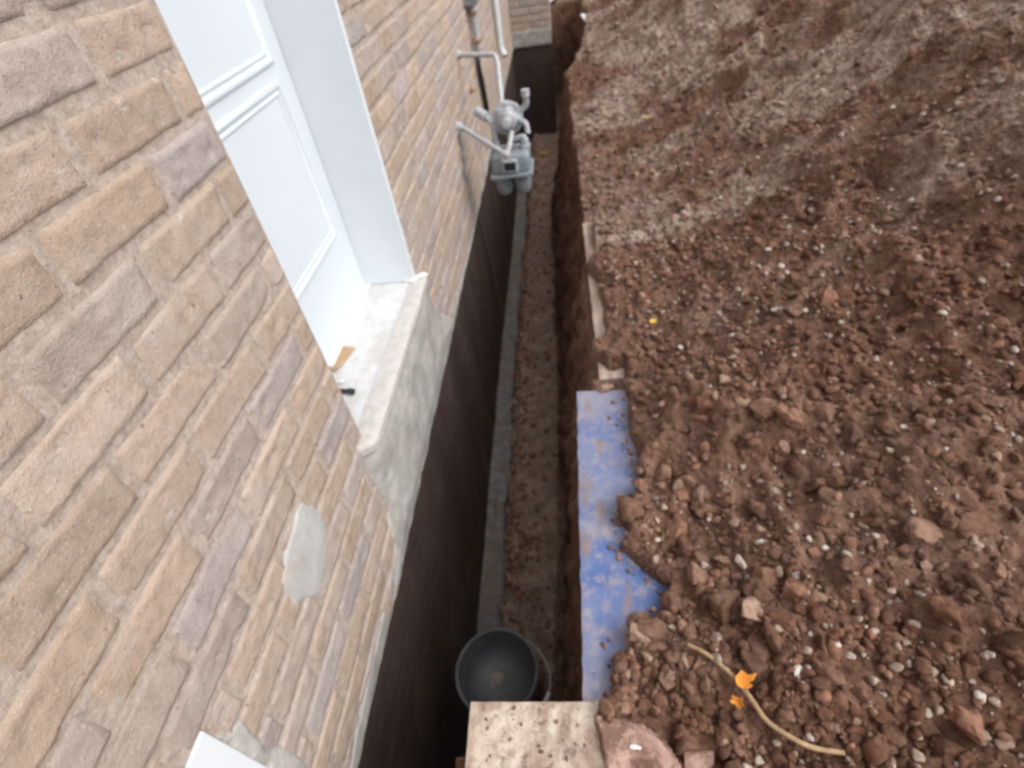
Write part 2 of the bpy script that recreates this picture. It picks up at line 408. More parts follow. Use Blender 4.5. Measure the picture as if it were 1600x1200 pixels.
def soil_h(X, Y):
    X = np.asarray(X, float); Y = np.asarray(Y, float)
    d = np.hypot(X, Y)
    h = 0.012 + 0.10 * sstep(0.1, 1.2, X) + 0.10 * sstep(0.8, 3.0, X)
    h = h + 0.40 * 0.25 * np.log1p(np.exp(np.clip((X - 0.75) / 0.25, -30, 30))) * (1 - sstep(2.6, 4.2, X)) * sstep(0.6, 2.2, Y) * (1 - sstep(9, 13, Y)) + 0.62 * sstep(2.6, 4.2, X) * sstep(0.6, 2.2, Y) * (1 - sstep(9, 13, Y))
    h = h + 0.07 * fbm(X * 3.7, Y * 3.7, 12.0, 2, ridge=True) * sstep(0.5, 1.4, X)
    h = h + 0.30 * np.exp(-(((X - 2.6) / 1.1) ** 2 + ((Y - 3.4) / 1.3) ** 2))
    h = h + 0.55 * np.exp(-(((X - 2.2) / 1.2) ** 2 + ((Y - 7.6) / 1.7) ** 2))
    h = h + 0.10 * np.exp(-(((X - 0.55) / 0.28) ** 2 + ((Y - 1.35) / 0.28) ** 2))
    calm = 1 - 0.6 * sstep(20, 40, d)
    lip = sstep(0.0, 0.35, X)
    h = h + calm * (0.10 * fbm(X * 0.9, Y * 0.9, 1.0, 3) * lip + 0.055 * fbm(X * 2.8, Y * 2.8, 2.0, 3) * (0.3 + 0.7 * lip))
    h = h + 0.044 * fbm(X * 8, Y * 8, 3.0, 3, ridge=True) + 0.016 * fbm(X * 28, Y * 28, 4.0, 3, ridge=True)
    # soil heaped over the boards
    xb = np.interp(Y, YB, XB) + 0.030 * fbm(Y * 20, X * 9, 5.0, 4)
    inb = sstep(0.40, 0.43, Y) * (1 - sstep(1.60, 1.63, Y))
    over = sstep(0.0, 0.045, X - xb)
    h = h * (1 - inb) + inb * (-0.045 * (1 - over) + over * (0.045 + np.maximum(h, 0.012)))
    xp = 0.118 + 0.014 * fbm(Y * 9, 2.0, 6.0, 3) - 0.07 * np.exp(-((Y - 1.86) / 0.07) ** 2) - 0.05 * np.exp(-((Y - 2.55) / 0.10) ** 2)
    inp = sstep(1.655, 1.675, Y) * (1 - sstep(3.05, 3.2, Y))
    endp = sstep(1.70, 1.80, Y + 0.02 * fbm(X * 30, 1.0, 2.0, 2))
    ov = sstep(0.0, 0.03, X - xp) * endp
    ov = np.maximum(ov, sstep(0.17, 0.22, X))
    h = h * (1 - inp) + inp * (-0.04 * (1 - ov) + ov * (0.034 + np.maximum(h, 0.0)))
    cov = sstep(0.30, 0.36, Y) * (1 - sstep(0.55, 0.65, Y)) * sstep(0.10, 0.20, X)
    h = np.maximum(h, cov * (0.050 + 0.02 * fbm(X * 20, Y * 20, 1.0, 2)) + (cov - 1) * 0.5)
    # near bank under the crossing board
    inq = (1 - sstep(0.43, 0.46, Y)) * (1 - sstep(-0.06, 0.0, X))
    h = h * (1 - inq) + inq * (-0.03 + 0.3 * (h - 0.02))
    return h

def floor_z(X, Y):
    X = np.asarray(X, float); Y = np.asarray(Y, float)
    z = np.interp(Y, [-60, -6, -1.0, 1.2, 4.5, 7.0, 9.5, 10.9, 11.05, 13], [0, -1.6, -2.05, -2.1, -1.93, -1.98, -1.86, -1.8, -0.1, -0.02])
    z = z + 0.775 * np.exp(-(((X + 0.40) / 0.165) ** 4 + ((Y - 0.80) / 0.29) ** 4))
    return z

def spacing(a, b, step0, ref):
    out = [a]
    while out[-1] < b:
        out.append(out[-1] + step0 * max(1.0, abs(out[-1]) / ref))
    return np.array(out)

Yp = spacing(0.02, 14.0, 0.010, 1.5)
Yfar = [Yp[-1]]
while Yfar[-1] < 90: Yfar.append(Yfar[-1] * 1.06)
Yneg = [0.02]
while Yneg[-1] > -40: Yneg.append(Yneg[-1] - max(0.03, abs(Yneg[-1]) * 0.10))
Ys = np.unique(np.concatenate([np.array(Yneg[1:])[::-1], Yp, np.array(Yfar[1:]), np.arange(0.332, 0.412, 0.002)]))
T1 = spacing(0.0, 7.0, 0.0085, 1.1)
Tf = [T1[-1]]
while Tf[-1] < 90: Tf.append(Tf[-1] * 1.08)
Ts = np.concatenate([T1, np.array(Tf[1:])])
NC = 100
sc = np.linspace(0, 1, NC, endpoint=False)
xe = edge_x(Ys)
# cross-section of the trench from under the footing to the lip
kS = np.array([0.0, 0.14, 0.22, 0.30, 0.42, 0.56, 0.80, 0.94, 1.0])
def sect(Y, xe):
    n = len(Y)
    X = np.zeros((n, 9)); Z = np.zeros((n, 9))
    low = -1.25
    X[:, 0] = -0.90; X[:, 1] = -0.63 + 0.02 * fbm(Y * 3, 0.5, 0, 3); X[:, 2] = -0.605 + 0.05 * fbm(Y * 4.5, 1.5, 0, 4); X[:, 3] = -0.53; X[:, 4] = -0.42
    X[:, 5] = xe - 0.29; X[:, 6] = xe - 0.15; X[:, 7] = xe - 0.055; X[:, 8] = xe
    X[:, 4] = np.minimum(X[:, 4], X[:, 5] - 0.06); X[:, 3] = np.minimum(X[:, 3], X[:, 4] - 0.06)
    for i, dz in enumerate((-0.06, -0.05, 0.07, 0.16, 0.10, 0.14)):
        Z[:, i] = floor_z(X[:, i], Y) + dz
    fz = floor_z(-2.0, Y)
    Z[:, 6] = fz * 0.46; Z[:, 7] = fz * 0.10
    Z[:, 8] = soil_h(xe, Y)
    return X, Z
SX, SZ = sect(Ys, xe)
nY = len(Ys)
PX = np.zeros((nY, NC)); PZ = np.zeros((nY, NC))
for j in range(nY):
    PX[j] = np.interp(sc, kS, SX[j]); PZ[j] = np.interp(sc, kS, SZ[j])
YY = np.repeat(Ys[:, None], NC, 1)
# floor relief of the bucket mound follows floor_z exactly
fl = sc < 0.56
mound = floor_z(PX, YY) - floor_z(-5.0, YY)
mknot = np.zeros_like(PZ)
for j in range(nY):
    mk = [floor_z(SX[j, i], Ys[j]) - floor_z(-5.0, Ys[j]) if i < 6 else 0 for i in range(9)]
    mknot[j] = np.interp(sc, kS, mk)
PZ = PZ - mknot + mound
bank = sstep(0.50, 0.66, sc)[None, :] * (1 - sstep(0.95, 1.0, sc))[None, :]
flo = (1 - sstep(0.45, 0.60, sc))[None, :] * sstep(0.10, 0.2, sc)[None, :]
dn = 0.07 * fbm(YY * 1.6, PZ * 1.6, 3.0, 3) + 0.05 * fbm(YY * 6, PZ * 6, 1.0, 3, ridge=True) + 0.025 * fbm(YY * 22, PZ * 22, 2.0, 2)
PX = PX + bank * dn
PZ = PZ + flo * (0.06 * fbm(YY * 1.7, PX * 3.0, 8.0, 3) + 0.035 * fbm(YY * 8, PX * 8, 1.5, 3) + 0.016 * fbm(YY * 30, PX * 30, 2.0, 2, ridge=True))
TX = xe[:, None] * np.exp(-Ts[None, :] / 0.6) + Ts[None, :]; TY = np.repeat(Ys[:, None], len(Ts), 1)
TZ = soil_h(TX, TY)
AX = np.concatenate([PX, TX], 1); AZ = np.concatenate([PZ, TZ], 1); AY = np.repeat(Ys[:, None], AX.shape[1], 1)
V = np.stack([AX, AY, AZ], -1)
ground = from_np('soil_ground', V, grid_faces(nY, AX.shape[1])[:, ::-1], M['soil'])
props(ground, 'bare brown excavated earth with the narrow trench cut along the house', None, None, 'structure')

# ------------------------------------------------------------------ scattered earth
def ico(sub):
    bm = bmesh.new(); bmesh.ops.create_icosphere(bm, subdivisions=sub, radius=1)
    bm.verts.ensure_lookup_table()
    v = np.array([x.co[:] for x in bm.verts]); f = np.array([[y.index for y in x.verts] for x in bm.faces]); bm.free()
    return v, f
def lump_templates(sub, n, rough, seed, flat=(0.55, 0.9)):
    v, f = ico(sub); r = np.random.default_rng(seed); out = []
    for k in range(n):
        o = r.uniform(-50, 50, 3)
        d = 1 + rough * fbm(v[:, 0] * 1.3 + o[0], v[:, 1] * 1.3 + o[1], v[:, 2] * 1.3 + o[2], 3)
        d = d + rough * 0.35 * fbm(v[:, 0] * 4 + o[0], v[:, 1] * 4 + o[1], v[:, 2] * 4 + o[2], 2)
        p = v * d[:, None]
        # chop with random planes for a broken, faceted look
        for _ in range(9):
            nrm = r.normal(size=3); nrm /= np.linalg.norm(nrm); h = r.uniform(0.38, 0.78)
            t = p @ nrm - h; p = p - np.clip(t, 0, None)[:, None] * nrm * 0.92
        p = p * 1.15 + 0.05 * np.stack([fbm(v[:, 0] * 6 + o[0], v[:, 1] * 6, v[:, 2] * 6 + q, 2) for q in (0, 5, 9)], -1)
        s = np.array([1, r.uniform(0.65, 1), r.uniform(*flat)])
        out.append(p * s)
    return out, f
def scatter(pos, rad, temps, faces, cols, r, sink=0.25):
    n = len(pos); k = len(temps[0])
    V = np.zeros((n, k, 3))
    T = np.stack(temps)[r.integers(0, len(temps), n)] * rad[:, None, None]
    a, b, c = r.uniform(0, 2 * np.pi, n), r.normal(0, 0.5, n), r.normal(0, 0.5, n)
    def rot(T, i, j, ang):
        x = T[..., i] * np.cos(ang)[:, None] - T[..., j] * np.sin(ang)[:, None]
        y = T[..., i] * np.sin(ang)[:, None] + T[..., j] * np.cos(ang)[:, None]
        T[..., i], T[..., j] = x, y
    rot(T, 1, 2, b); rot(T, 0, 2, c); rot(T, 0, 1, a)
    V = T + pos[:, None, :]; V[..., 2] += (rad * (0.5 - sink))[:, None]
    F = (faces[None] + (np.arange(n) * k)[:, None, None]).reshape(-1, faces.shape[1])
    C = np.repeat(cols[:, None, :], k, 1).reshape(-1, 3)
    return V.reshape(-1, 3), F, C
STALK = np.array([(0.245, 0.602), (0.285, 0.575), (0.325, 0.540), (0.352, 0.508), (0.372, 0.470), (0.395, 0.435), (0.430, 0.405), (0.480, 0.383), (0.545, 0.375)]) + np.array([0.0, -0.028])
def clear_of_stalk(p, rad, gap=0.012):
    d = np.min(np.hypot(p[:, None, 0] - STALK[None, :, 0], p[:, None, 1] - STALK[None, :, 1]), 1)
    slab = (p[:, 0] > -0.01) & (p[:, 0] < 0.20) & (p[:, 1] > 0.17) & (p[:, 1] < 0.42)
    brk = (np.hypot(p[:, 0] - 0.238, p[:, 1] - 0.345) < 0.055)
    return ((d > gap + rad) | (rad < 0.007)) & ~slab & ~brk
def sample_ground(n, r, dmin, dmax, power=1.0):
    """positions on top of the bank, denser near the camera"""
    u = r.uniform(0, 1, n * 3)
    d = dmin * (dmax / dmin) ** (u ** (1.0 / power)) if power else None
    th = r.uniform(np.radians(-3), np.radians(78), n * 3)
    X, Y = d * np.sin(th), d * np.cos(th)
    e = edge_x(Y); xb = np.interp(Y, YB, XB)
    onblue = (Y > 0.42) & (Y < 1.61) & (X < xb + 0.01)
    onply = (Y < 0.47) & (X < 0.02)
    onwood = (Y > 1.65) & (Y < 3.1) & (X < 0.15)
    ok = (X > e + 0.01) & ~onblue & ~onply & ~(onwood & (r.uniform(0, 1, n * 3) < 0.8)) & (Y > 0.1)
    X, Y = X[ok][:n], Y[ok][:n]
    return np.stack([X, Y, soil_h(X, Y)], -1)
BROWN = np.array([[0.125, 0.067, 0.045], [0.170, 0.092, 0.063], [0.215, 0.124, 0.088], [0.160, 0.080, 0.052], [0.30, 0.200, 0.150], [0.25, 0.132, 0.090]])
PALE = np.array([[0.42, 0.34, 0.285], [0.36, 0.275, 0.225], [0.54, 0.48, 0.42], [0.33, 0.245, 0.195]])
def brown(n, r, p=(0.24, 0.26, 0.18, 0.17, 0.06, 0.09)):
    return BROWN[r.choice(6, n, p=p)] * r.uniform(0.85, 1.15, (n, 1))

big_t, big_f = lump_templates(4, 16, 0.50, 1)
mid_t, mid_f = lump_templates(2, 20, 0.50, 2)
VV, FF, CC = [], [], []; off = 0
def put(v, f, c):
    global off
    VV.append(v); FF.append(f + off); CC.append(c); off += len(v)
r1 = np.random.default_rng(11)
# large clods: mostly in the freshly dumped band near the camera
p = sample_ground(340, r1, 0.36, 2.7); rad = 0.013 + 0.040 * r1.power(0.6, len(p)) * (0.5 + 0.5 * sstep(0.3, 0.8, np.hypot(p[:, 0], p[:, 1])))
k = clear_of_stalk(p, rad); p, rad = p[k], rad[k]
put(*scatter(p, rad, big_t, big_f, brown(len(p), r1), r1, 0.55))
p = sample_ground(170, r1, 1.9, 7.0); rad = 0.016 + 0.035 * r1.power(0.5, len(p))
put(*scatter(p, rad, big_t, big_f, brown(len(p), r1), r1, 0.55))
p = sample_ground(9000, r1, 0.35, 3.6, 1.0); rad = 0.0035 + 0.019 * r1.power(0.36, len(p))
k = clear_of_stalk(p, rad); p, rad = p[k], rad[k]
put(*scatter(p, rad, mid_t, mid_f, brown(len(p), r1), r1))
p = sample_ground(10000, r1, 1.4, 10.0, 0.85)
p = p[r1.uniform(0, 1, len(p)) < sstep(1.2, 2.4, np.hypot(p[:, 0], p[:, 1])) + 0.15]; rad = (0.006 + 0.022 * r1.power(0.4, len(p))) * (0.7 + 0.10 * p[:, 1])
put(*scatter(p, rad, mid_t, mid_f, brown(len(p), r1), r1))
# crumbs fallen on the trench floor
n = 1700
Y = 0.7 + 9.0 * r1.uniform(0, 1, n) ** 1.3; s_ = np.where(r1.uniform(0, 1, n) < 0.35, r1.uniform(0.22, 0.36, n), r1.uniform(0.25, 0.62, n))
ji = np.searchsorted(Ys, Y); si = (s_ * NC).astype(int)
p = np.stack([PX[ji, si], Ys[ji], PZ[ji, si]], -1); rad = 0.008 + 0.028 * r1.power(0.4, n)
put(*scatter(p, rad, mid_t, mid_f, brown(n, r1) * r1.uniform(1.3, 2.1, (n, 1)), r1, 0.55))  # crumb tints lifted too, to go with the brightness painted into the floor
# crumbs on boards
def on_board(n, x0, x1, y0, y1, z, rr, bias):
    X = x0 + (x1 - x0) * r1.power(bias, n); Yq = r1.uniform(y0, y1, n)
    put(*scatter(np.stack([X, Yq, np.full(n, z)], -1), 0.0015 + rr * r1.power(0.35, n), mid_t, mid_f, brown(n, r1) * 1.4, r1, 0.2))
on_board(70, -0.30, -0.02, 0.20, 0.44, 0.047, 0.0055, 1.8)
Yq = r1.uniform(0.43, 1.58, 110); Xq = np.interp(Yq, YB, XB) - r1.exponential(0.014, 110) + 0.008
k = Xq > -0.02
put(*scatter(np.stack([Xq[k], Yq[k], np.full(k.sum(), 0.031)], -1), 0.002 + 0.009 * r1.power(0.35, k.sum()), mid_t, mid_f, brown(k.sum(), r1) * 1.5, r1, 0.2))
clods = from_np('soil_clods', np.concatenate(VV), np.concatenate(FF), M['clod'], smooth=False, col=np.concatenate(CC))
props(clods, 'loose brown clods and crumbs of earth strewn over the bank and trench floor', 'soil', None, 'stuff')

VV, FF, CC = [], [], []; off = 0
r2 = np.random.default_rng(5)
st_t, st_f = lump_templates(2, 10, 0.25, 4)
p = sample_ground(1500, r2, 0.42, 3.0)
mask = fbm(p[:, 0] * 2.2, p[:, 1] * 2.2, 3.0, 3) > -0.1 * sstep(0.2, 0.5, p[:, 0])
p = p[mask]; p = p[clear_of_stalk(p, np.full(len(p), 0.008), 0.0)]; rad = 0.003 + 0.0125 * r2.power(0.4, len(p))
put(*scatter(p, rad, st_t, st_f, PALE[r2.integers(0, 4, len(p))] * r2.uniform(0.8, 1.15, (len(p), 1)), r2, 0.1))
p = sample_ground(12000, r2, 1.3, 10.5, 0.85)
mask = (fbm(p[:, 0] * 1.1, p[:, 1] * 0.8, 7.0, 3) > r2.normal(0.0, 0.18, len(p))) & (r2.uniform(0, 1, len(p)) < sstep(1.3, 3.2, np.hypot(p[:, 0], p[:, 1])) + 0.08)
p = p[mask]; rad = (0.0045 + 0.012 * r2.power(0.4, len(p))) * (0.75 + 0.09 * p[:, 1])
put(*scatter(p, rad, st_t, st_f, PALE[r2.integers(0, 4, len(p))] * r2.uniform(0.7, 1.1, (len(p), 1)), r2, 0.1))
gravel = from_np('gravel', np.concatenate(VV), np.concatenate(FF), M['stone'], smooth=False, col=np.concatenate(CC))
props(gravel, 'small pale stones mixed all through the brown earth', 'gravel', None, 'stuff')

def stone(name, X, Y, rad, label, tint, flat=0.6, rot=0.0, seed=0, cat='stone', group=None, lift=0.35, sx=1.0):
    t, f = lump_templates(3, 1, 0.28, 100 + seed)
    v = t[0] * rad * np.array([sx, 1, flat])
    o = from_np(name, v, f, M['stone'], smooth=False, col=np.array(tint))
    o.location = (X, Y, float(soil_h(X, Y)) + rad * flat * lift); o.rotation_euler = (0.15, 0.1, rot)
    return props(o, label, cat, group)
G = 'pale stones lying on the dug earth'
W = (0.66, 0.62, 0.57)
stone('stone', 0.110, 0.655, 0.013, 'small white stone on the soil at the ragged edge of the blue board', W, seed=1, group=G)
stone('stone', 0.490, 0.763, 0.022, 'largest whitish stone, flat and wedge shaped, at the right above the dry stalk', (0.55, 0.50, 0.46), seed=2, rot=0.6, group=G, sx=1.5)
stone('stone', 0.430, 0.800, 0.015, 'long pale stone just left of the largest whitish stone', (0.5, 0.45, 0.40), seed=3, rot=-0.8, group=G, sx=1.7)
stone('stone', 0.425, 0.560, 0.014, 'white rounded stone to the right of the orange leaf and a little beyond it', W, seed=4, group=G)
stone('stone', 0.222, 0.628, 0.012, 'cream oblong stone touching the far tip of the dry stalk', (0.62, 0.54, 0.44), seed=5, rot=-0.5, group=G, sx=1.7)
stone('stone', 0.490, 0.510, 0.014, 'white stone above the stalk where it leaves the photo on the right', W, seed=6, group=G, sx=1.4, rot=0.9)
stone('stone', 0.800, 1.80, 0.034, 'big grey white stone high on the bank among dry crumbs', (0.44, 0.39, 0.34), seed=8, group=G, lift=-0.1)
stone('stone', 0.300, 1.400, 0.020, 'brown pink stone on the soil beyond the far corner of the blue board', (0.34, 0.22, 0.17), seed=9, group=G)
stone('stone', 0.510, 1.410, 0.032, 'rounded tan stone in the pile of dark clods past the blue board', (0.36, 0.25, 0.18), seed=10, group=G)
stone('stone', 0.545, 1.29, 0.030, 'reddish tan stone nearest to the rounded tan stone in the dark clods', (0.33, 0.22, 0.16), seed=11, group=G)

# ------------------------------------------------------------------ brick house
house = empty('brick_house', (-0.75, 0, 0), 'house with rough beige brick wall, white door and black coated foundation', 'house')
XW = -0.75
TINTS = np.array([[0.49, 0.385, 0.30], [0.48, 0.375, 0.29], [0.45, 0.375, 0.33], [0.42, 0.365, 0.345], [0.50, 0.40, 0.32], [0.475, 0.37, 0.29], [0.45, 0.375, 0.32], [0.49, 0.385, 0.31]]) * np.array([0.87, 0.86, 0.87])
def brick_template(nu=21, nv=11):
    u = np.linspace(-1, 1, nu); v = np.linspace(-1, 1, nv)
    return u, v, grid_faces(nu, nv)
def bricks(u0, u1, z0, z1, holes, r, fine_z=9.0):
    """returns V (u, z, depth) F tint; running bond with hand-laid irregularity"""
    L, Hh, J = 0.292, 0.095, 0.009
    VV, FF, CC = [], [], []; off = 0
    nz = int((z1 - z0) / (Hh + J)) + 1
    U, Vv, F = brick_template()
    nu, nv = len(U), len(Vv)
    uu, vv = np.meshgrid(U, Vv, indexing='ij')
    for k in range(nz):
        zc = z0 + (k + 0.5) * (Hh + J)
        shift = (0.5 if k % 2 else 0.0) * (L + J) + r.normal(0, 0.006)
        segs = [(u0, u1)]
        for (a, b, c, d) in holes:
            if c < zc < d:
                new = []
                for s, e in segs:
                    if a > s: new.append((s, min(a, e)))
                    if b < e: new.append((max(b, s), e))
                segs = [q for q in new if q[1] - q[0] > 0.02]
        for s, e in segs:
            i0 = math.floor((s - u0 - shift) / (L + J)); x = u0 + shift + i0 * (L + J)
            while x < e:
                a, b = max(x, s) + J / 2, min(x + L + J, e) - J / 2
                x += L + J
                if b - a < 0.03: continue
                cu, hu = (a + b) / 2, (b - a) / 2
                hz = Hh / 2 * r.uniform(0.98, 1.09); hu = hu * r.uniform(0.99, 1.018)
                o = r.uniform(-90, 90)
                edge = np.minimum((1 - np.abs(uu)) * hu, (1 - np.abs(vv)) * hz)
                su = cu + uu * hu; sz = zc + vv * hz + r.normal(0, 0.0015) + uu * r.normal(0, 0.0012)
                su = su + 0.0028 * fbm(su * 30, sz * 30, o, 2); sz = sz + 0.0028 * fbm(su * 26 + 7, sz * 30, o + 3, 2)
                dep = 0.0034 * sstep(-0.0005, 0.006, edge) - 0.0020 + r.normal(0, 0.0013) + 0.0042 * fbm(su * 24, sz * 34, o, 3) + uu * r.normal(0, 0.0018) + vv * r.normal(0, 0.0018)
                if r.uniform() < 0.4:
                    cx, cy = r.choice([-1, 1]), r.choice([-1, 1])
                    dep = dep - 0.016 * np.exp(-(((uu - cx) * hu / 0.022) ** 2 + ((vv - cy) * hz / 0.018) ** 2))
                for _ in range(r.integers(0, 3)):     # rolled tooling dent across the face
                    cx, cy = r.uniform(-0.8, 0.8), r.uniform(-0.8, 0.8)
                    dep = dep - 0.007 * np.exp(-(((uu - cx) * hu / 0.018) ** 2 + ((vv - cy) * hz / 0.008) ** 2))
                dep[edge < 1e-6] = -0.013
                VV.append(np.stack([su, sz, dep], -1).reshape(-1, 3)); FF.append(F + off); off += nu * nv
                c = TINTS[r.integers(0, len(TINTS))] * r.uniform(0.9, 1.08)
                CC.append(np.repeat(c[None], nu * nv, 0))
    return np.concatenate(VV), np.concatenate(FF), np.concatenate(CC)

DY0, DY1, SZ0, DTOP = 1.198, 2.208, 0.276, 2.42
WY0, WY1, WZ0, WZ1 = -0.85, 0.262, -0.02, 0.50
YE = 10.0
rb = np.random.default_rng(21)
holes = [(DY0, DY1, SZ0 - 0.08, DTOP), (WY0, WY1, WZ0, WZ1)]
v, f, c = bricks(-1.6, YE, -0.335, 3.0, holes, rb)
W1 = np.stack([XW + v[:, 2], v[:, 0], v[:, 1]], -1)
v2, f2, c2 = bricks(XW, -0.12, -0.335, 2.2, [], rb)
W2 = np.stack([v2[:, 0], YE - v2[:, 2], v2[:, 1]], -1)
V = np.concatenate([W1, W2]); F = np.concatenate([f, f2[:, ::-1] + len(W1)]); C = np.concatenate([c, c2])
from_np('brick_wall', V, F, M['brick'], house, True, C)
# mortar bed behind and between the bricks, and the masonry volume
bm = bmesh.new()
Xm, Xb = XW - 0.0030, -1.15
def wall_box(y0, y1, z0, z1): add_box(bm, (Xb, y0, z0), (Xm, y1, z1))
wall_box(-14, WY0, -0.335, 5.6); wall_box(WY0, WY1, -0.335, WZ0); wall_box(WY0, WY1, WZ1, 5.6)
wall_box(WY1, DY0, -0.335, 5.6); wall_box(DY0, DY1, -0.335, SZ0 - 0.085); wall_box(DY0, DY1, DTOP, 5.6)
wall_box(DY1, YE + 6, -0.335, 5.6)
add_box(bm, (Xm + 0.002, YE + 0.007, -0.335), (-0.128, YE + 6, 5.6))
bm_link('mortar_bed', bm, M['mortar'], house)
# foundation with black dampproof coating
nY2, nZ2 = 420, 60
yy = np.linspace(-14, YE + 0.02, nY2 * 1)
yy = np.concatenate([np.linspace(-14, 0, 40, endpoint=False), np.linspace(0, YE + 0.0, 420)])
zt = -0.345 + 0.012 * fbm(yy * 2.2, 0, 0, 3) + 0.006 * fbm(yy * 15, 1, 0, 2)
zz = np.linspace(0, 1, nZ2)
Zg = zt[:, None] * (1 - zz) + (-2.35) * zz; Yg = np.repeat(yy[:, None], nZ2, 1)
seam = 0.008 * np.exp(-((Yg - 3.55 - 0.25 * (Zg + 1.2)) / 0.02) ** 2)
Xg = -0.772 + 0.006 * fbm(Yg * 2.5, Zg * 2.5, 0, 3) + 0.002 * fbm(Yg * 14, Zg * 14, 0, 3) + seam
V1 = np.stack([Xg, Yg, Zg], -1).reshape(-1, 3); F1 = grid_faces(len(yy), nZ2)
xx = np.linspace(-0.78, -0.135, 40); Zh = (-0.33 + 0.012 * fbm(xx * 6, 4, 0, 3))[:, None] * (1 - zz) + (-2.35) * zz
Xh = np.repeat(xx[:, None], nZ2, 1); Yh = YE + 0.022 + 0.006 * fbm(Xh * 3, Zh * 3, 5, 3)
V2 = np.stack([Xh, Yh, Zh], -1).reshape(-1, 3); F2 = grid_faces(40, nZ2)
found = from_np('foundation', np.concatenate([V1, V2]), np.concatenate([F1, F2 + len(V1)]), M['coating'], house)
bm = bmesh.new(); add_box(bm, (-1.15, -14, -2.35), (-0.80, YE + 6, -0.34)); add_box(bm, (-0.80, YE + 0.05, -2.35), (-0.14, YE + 6, -0.34))
cf = bm_link('foundation_core', bm, M['coating'], house)
# footing ledge at the foot of the wall
yy = np.linspace(-3, YE, 420); prof = np.linspace(0, 1, 16)
Yg = np.repeat(yy[:, None], 16, 1)
Xg = np.interp(prof, [0, 0.6, 1], [-0.78, -0.622, -0.60])[None, :] + 0.045 * fbm(Yg * 3.2, 3, 0, 4) * (prof[None, :] > 0.3)
fz = np.interp(yy, [-3, 0, 1.5, 2.5, 4.6, 6.4, 9.6], [-2.12, -2.12, -2.08, -2.02, -1.93, -1.97, -1.87])
Zg = fz[:, None] + np.interp(prof, [0, 0.25, 0.6, 0.75, 1], [0.05, 0.012, 0, -0.02, -0.25])[None, :] + 0.012 * fbm(Yg * 5, Xg * 9, 2, 3)
from_np('footing', np.stack([Xg, Yg, Zg], -1), grid_faces(420, 16), M['footing'], house)

# smeared parging along the bottom of the brickwork, and under the door sill
def outline_sheet(name, fn_in, y0, y1, z0, z1, step, xf, mat, parent):
    """heightfield skin over the wall where fn_in(Y, Z) > 0; its rim dives behind the brick faces"""
    ys = np.arange(y0, y1, step); zs = np.arange(z0, z1, step)
    Y, Z = np.meshgrid(ys, zs, indexing='ij')
    d = fn_in(Y, Z)
    X = xf(Y, Z, d)
    F = grid_faces(len(ys), len(zs))
    keep = (d.ravel()[F] > -0.03).any(1)
    F = F[keep]; used = np.unique(F); remap = np.full(Y.size, -1); remap[used] = np.arange(len(used))
    V = np.stack([X, Y, Z], -1).reshape(-1, 3)[used]
    return from_np(name, V, remap[F], mat, parent)
def poly_sd(P):
    P = np.array(P, float)
    def sd(Y, Z):
        best = np.full(Y.shape, 1e9); inside = np.zeros(Y.shape, bool)
        for i in range(len(P)):
            a, b = P[i], P[(i + 1) % len(P)]
            ex, ey = b - a; px, py = Y - a[0], Z - a[1]
            t = np.clip((px * ex + py * ey) / (ex * ex + ey * ey), 0, 1)
            best = np.minimum(best, np.hypot(px - t * ex, py - t * ey))
            cnd = ((a[1] > Z) != (b[1] > Z))
            with np.errstate(divide='ignore', invalid='ignore'):
                xi = (b[0] - a[0]) * (Z - a[1]) / (b[1] - a[1] + 1e-12) + a[0]
            inside ^= cnd & (Y < xi)
        return np.where(inside, best, -best)
    return sd
def strip_in(Y, Z):
    top = -0.268 + 0.022 * (1 - sstep(0.9, 1.3, Y)) + 0.030 * fbm(Y * 2.6, 3, 0, 3) + 0.014 * fbm(Y * 14, 1, 0, 3) - 0.05 * sstep(0.0, 0.3, -fbm(Y * 1.1, 9.3, 0, 2)) * (Y > 1.3)
    bot = -0.352 + 0.012 * fbm(Y * 2.2, 0, 0, 3) + 0.008 * fbm(Y * 13, 6, 0, 3)
    return np.minimum(top - Z, Z - bot)
outline_sheet('parging_strip', strip_in, -1.5, YE, -0.40, -0.20, 0.008,
              lambda Y, Z, d: XW - 0.016 + 0.021 * sstep(-0.006, 0.010, d) + 0.003 * fbm(Y * 12, Z * 12, 3, 3), M['parging'], house)
ap = poly_sd([(1.105, 0.245), (1.15, -0.04), (1.06, -0.22), (0.92, -0.31), (0.90, -0.355), (2.75, -0.355), (2.62, -0.25), (2.43, -0.07), (2.33, 0.10), (2.25, 0.23), (2.225, 0.255)])
def ap_in(Y, Z): return ap(Y, Z) + 0.026 * fbm(Y * 9, Z * 9, 3, 4)
outline_sheet('sill_apron', ap_in, 0.8, 2.95, -0.39, 0.258, 0.008,
              lambda Y, Z, d: XW - 0.018 + 0.022 * sstep(-0.010, 0.012, d) + 0.022 * sstep(0.0, 0.16, d) + 0.014 * sstep(0.0, 0.2, Z)*sstep(0,0.06,d) + 0.004 * fbm(Y * 7, Z * 7, 1, 3), M['parging'], house)
pt = poly_sd([(0.800, 0.490), (0.835, 0.425), (0.842, 0.35), (0.825, 0.283), (0.745, 0.232), (0.655, 0.215), (0.560, 0.325), (0.585, 0.43), (0.645, 0.470), (0.72, 0.484)])
def pt_in(Y, Z): return pt(Y, Z) + 0.016 * fbm(Y * 18, Z * 18, 3, 4)
o = outline_sheet('mortar_patch', pt_in, 0.50, 0.90, 0.16, 0.55, 0.004,
                  lambda Y, Z, d: XW - 0.012 + 0.014 * sstep(-0.003, 0.022, d) + 0.006 * sstep(0, 0.08, d) + 0.003 * fbm(Y * 10, Z * 10, 1, 3), M['patch'], house)
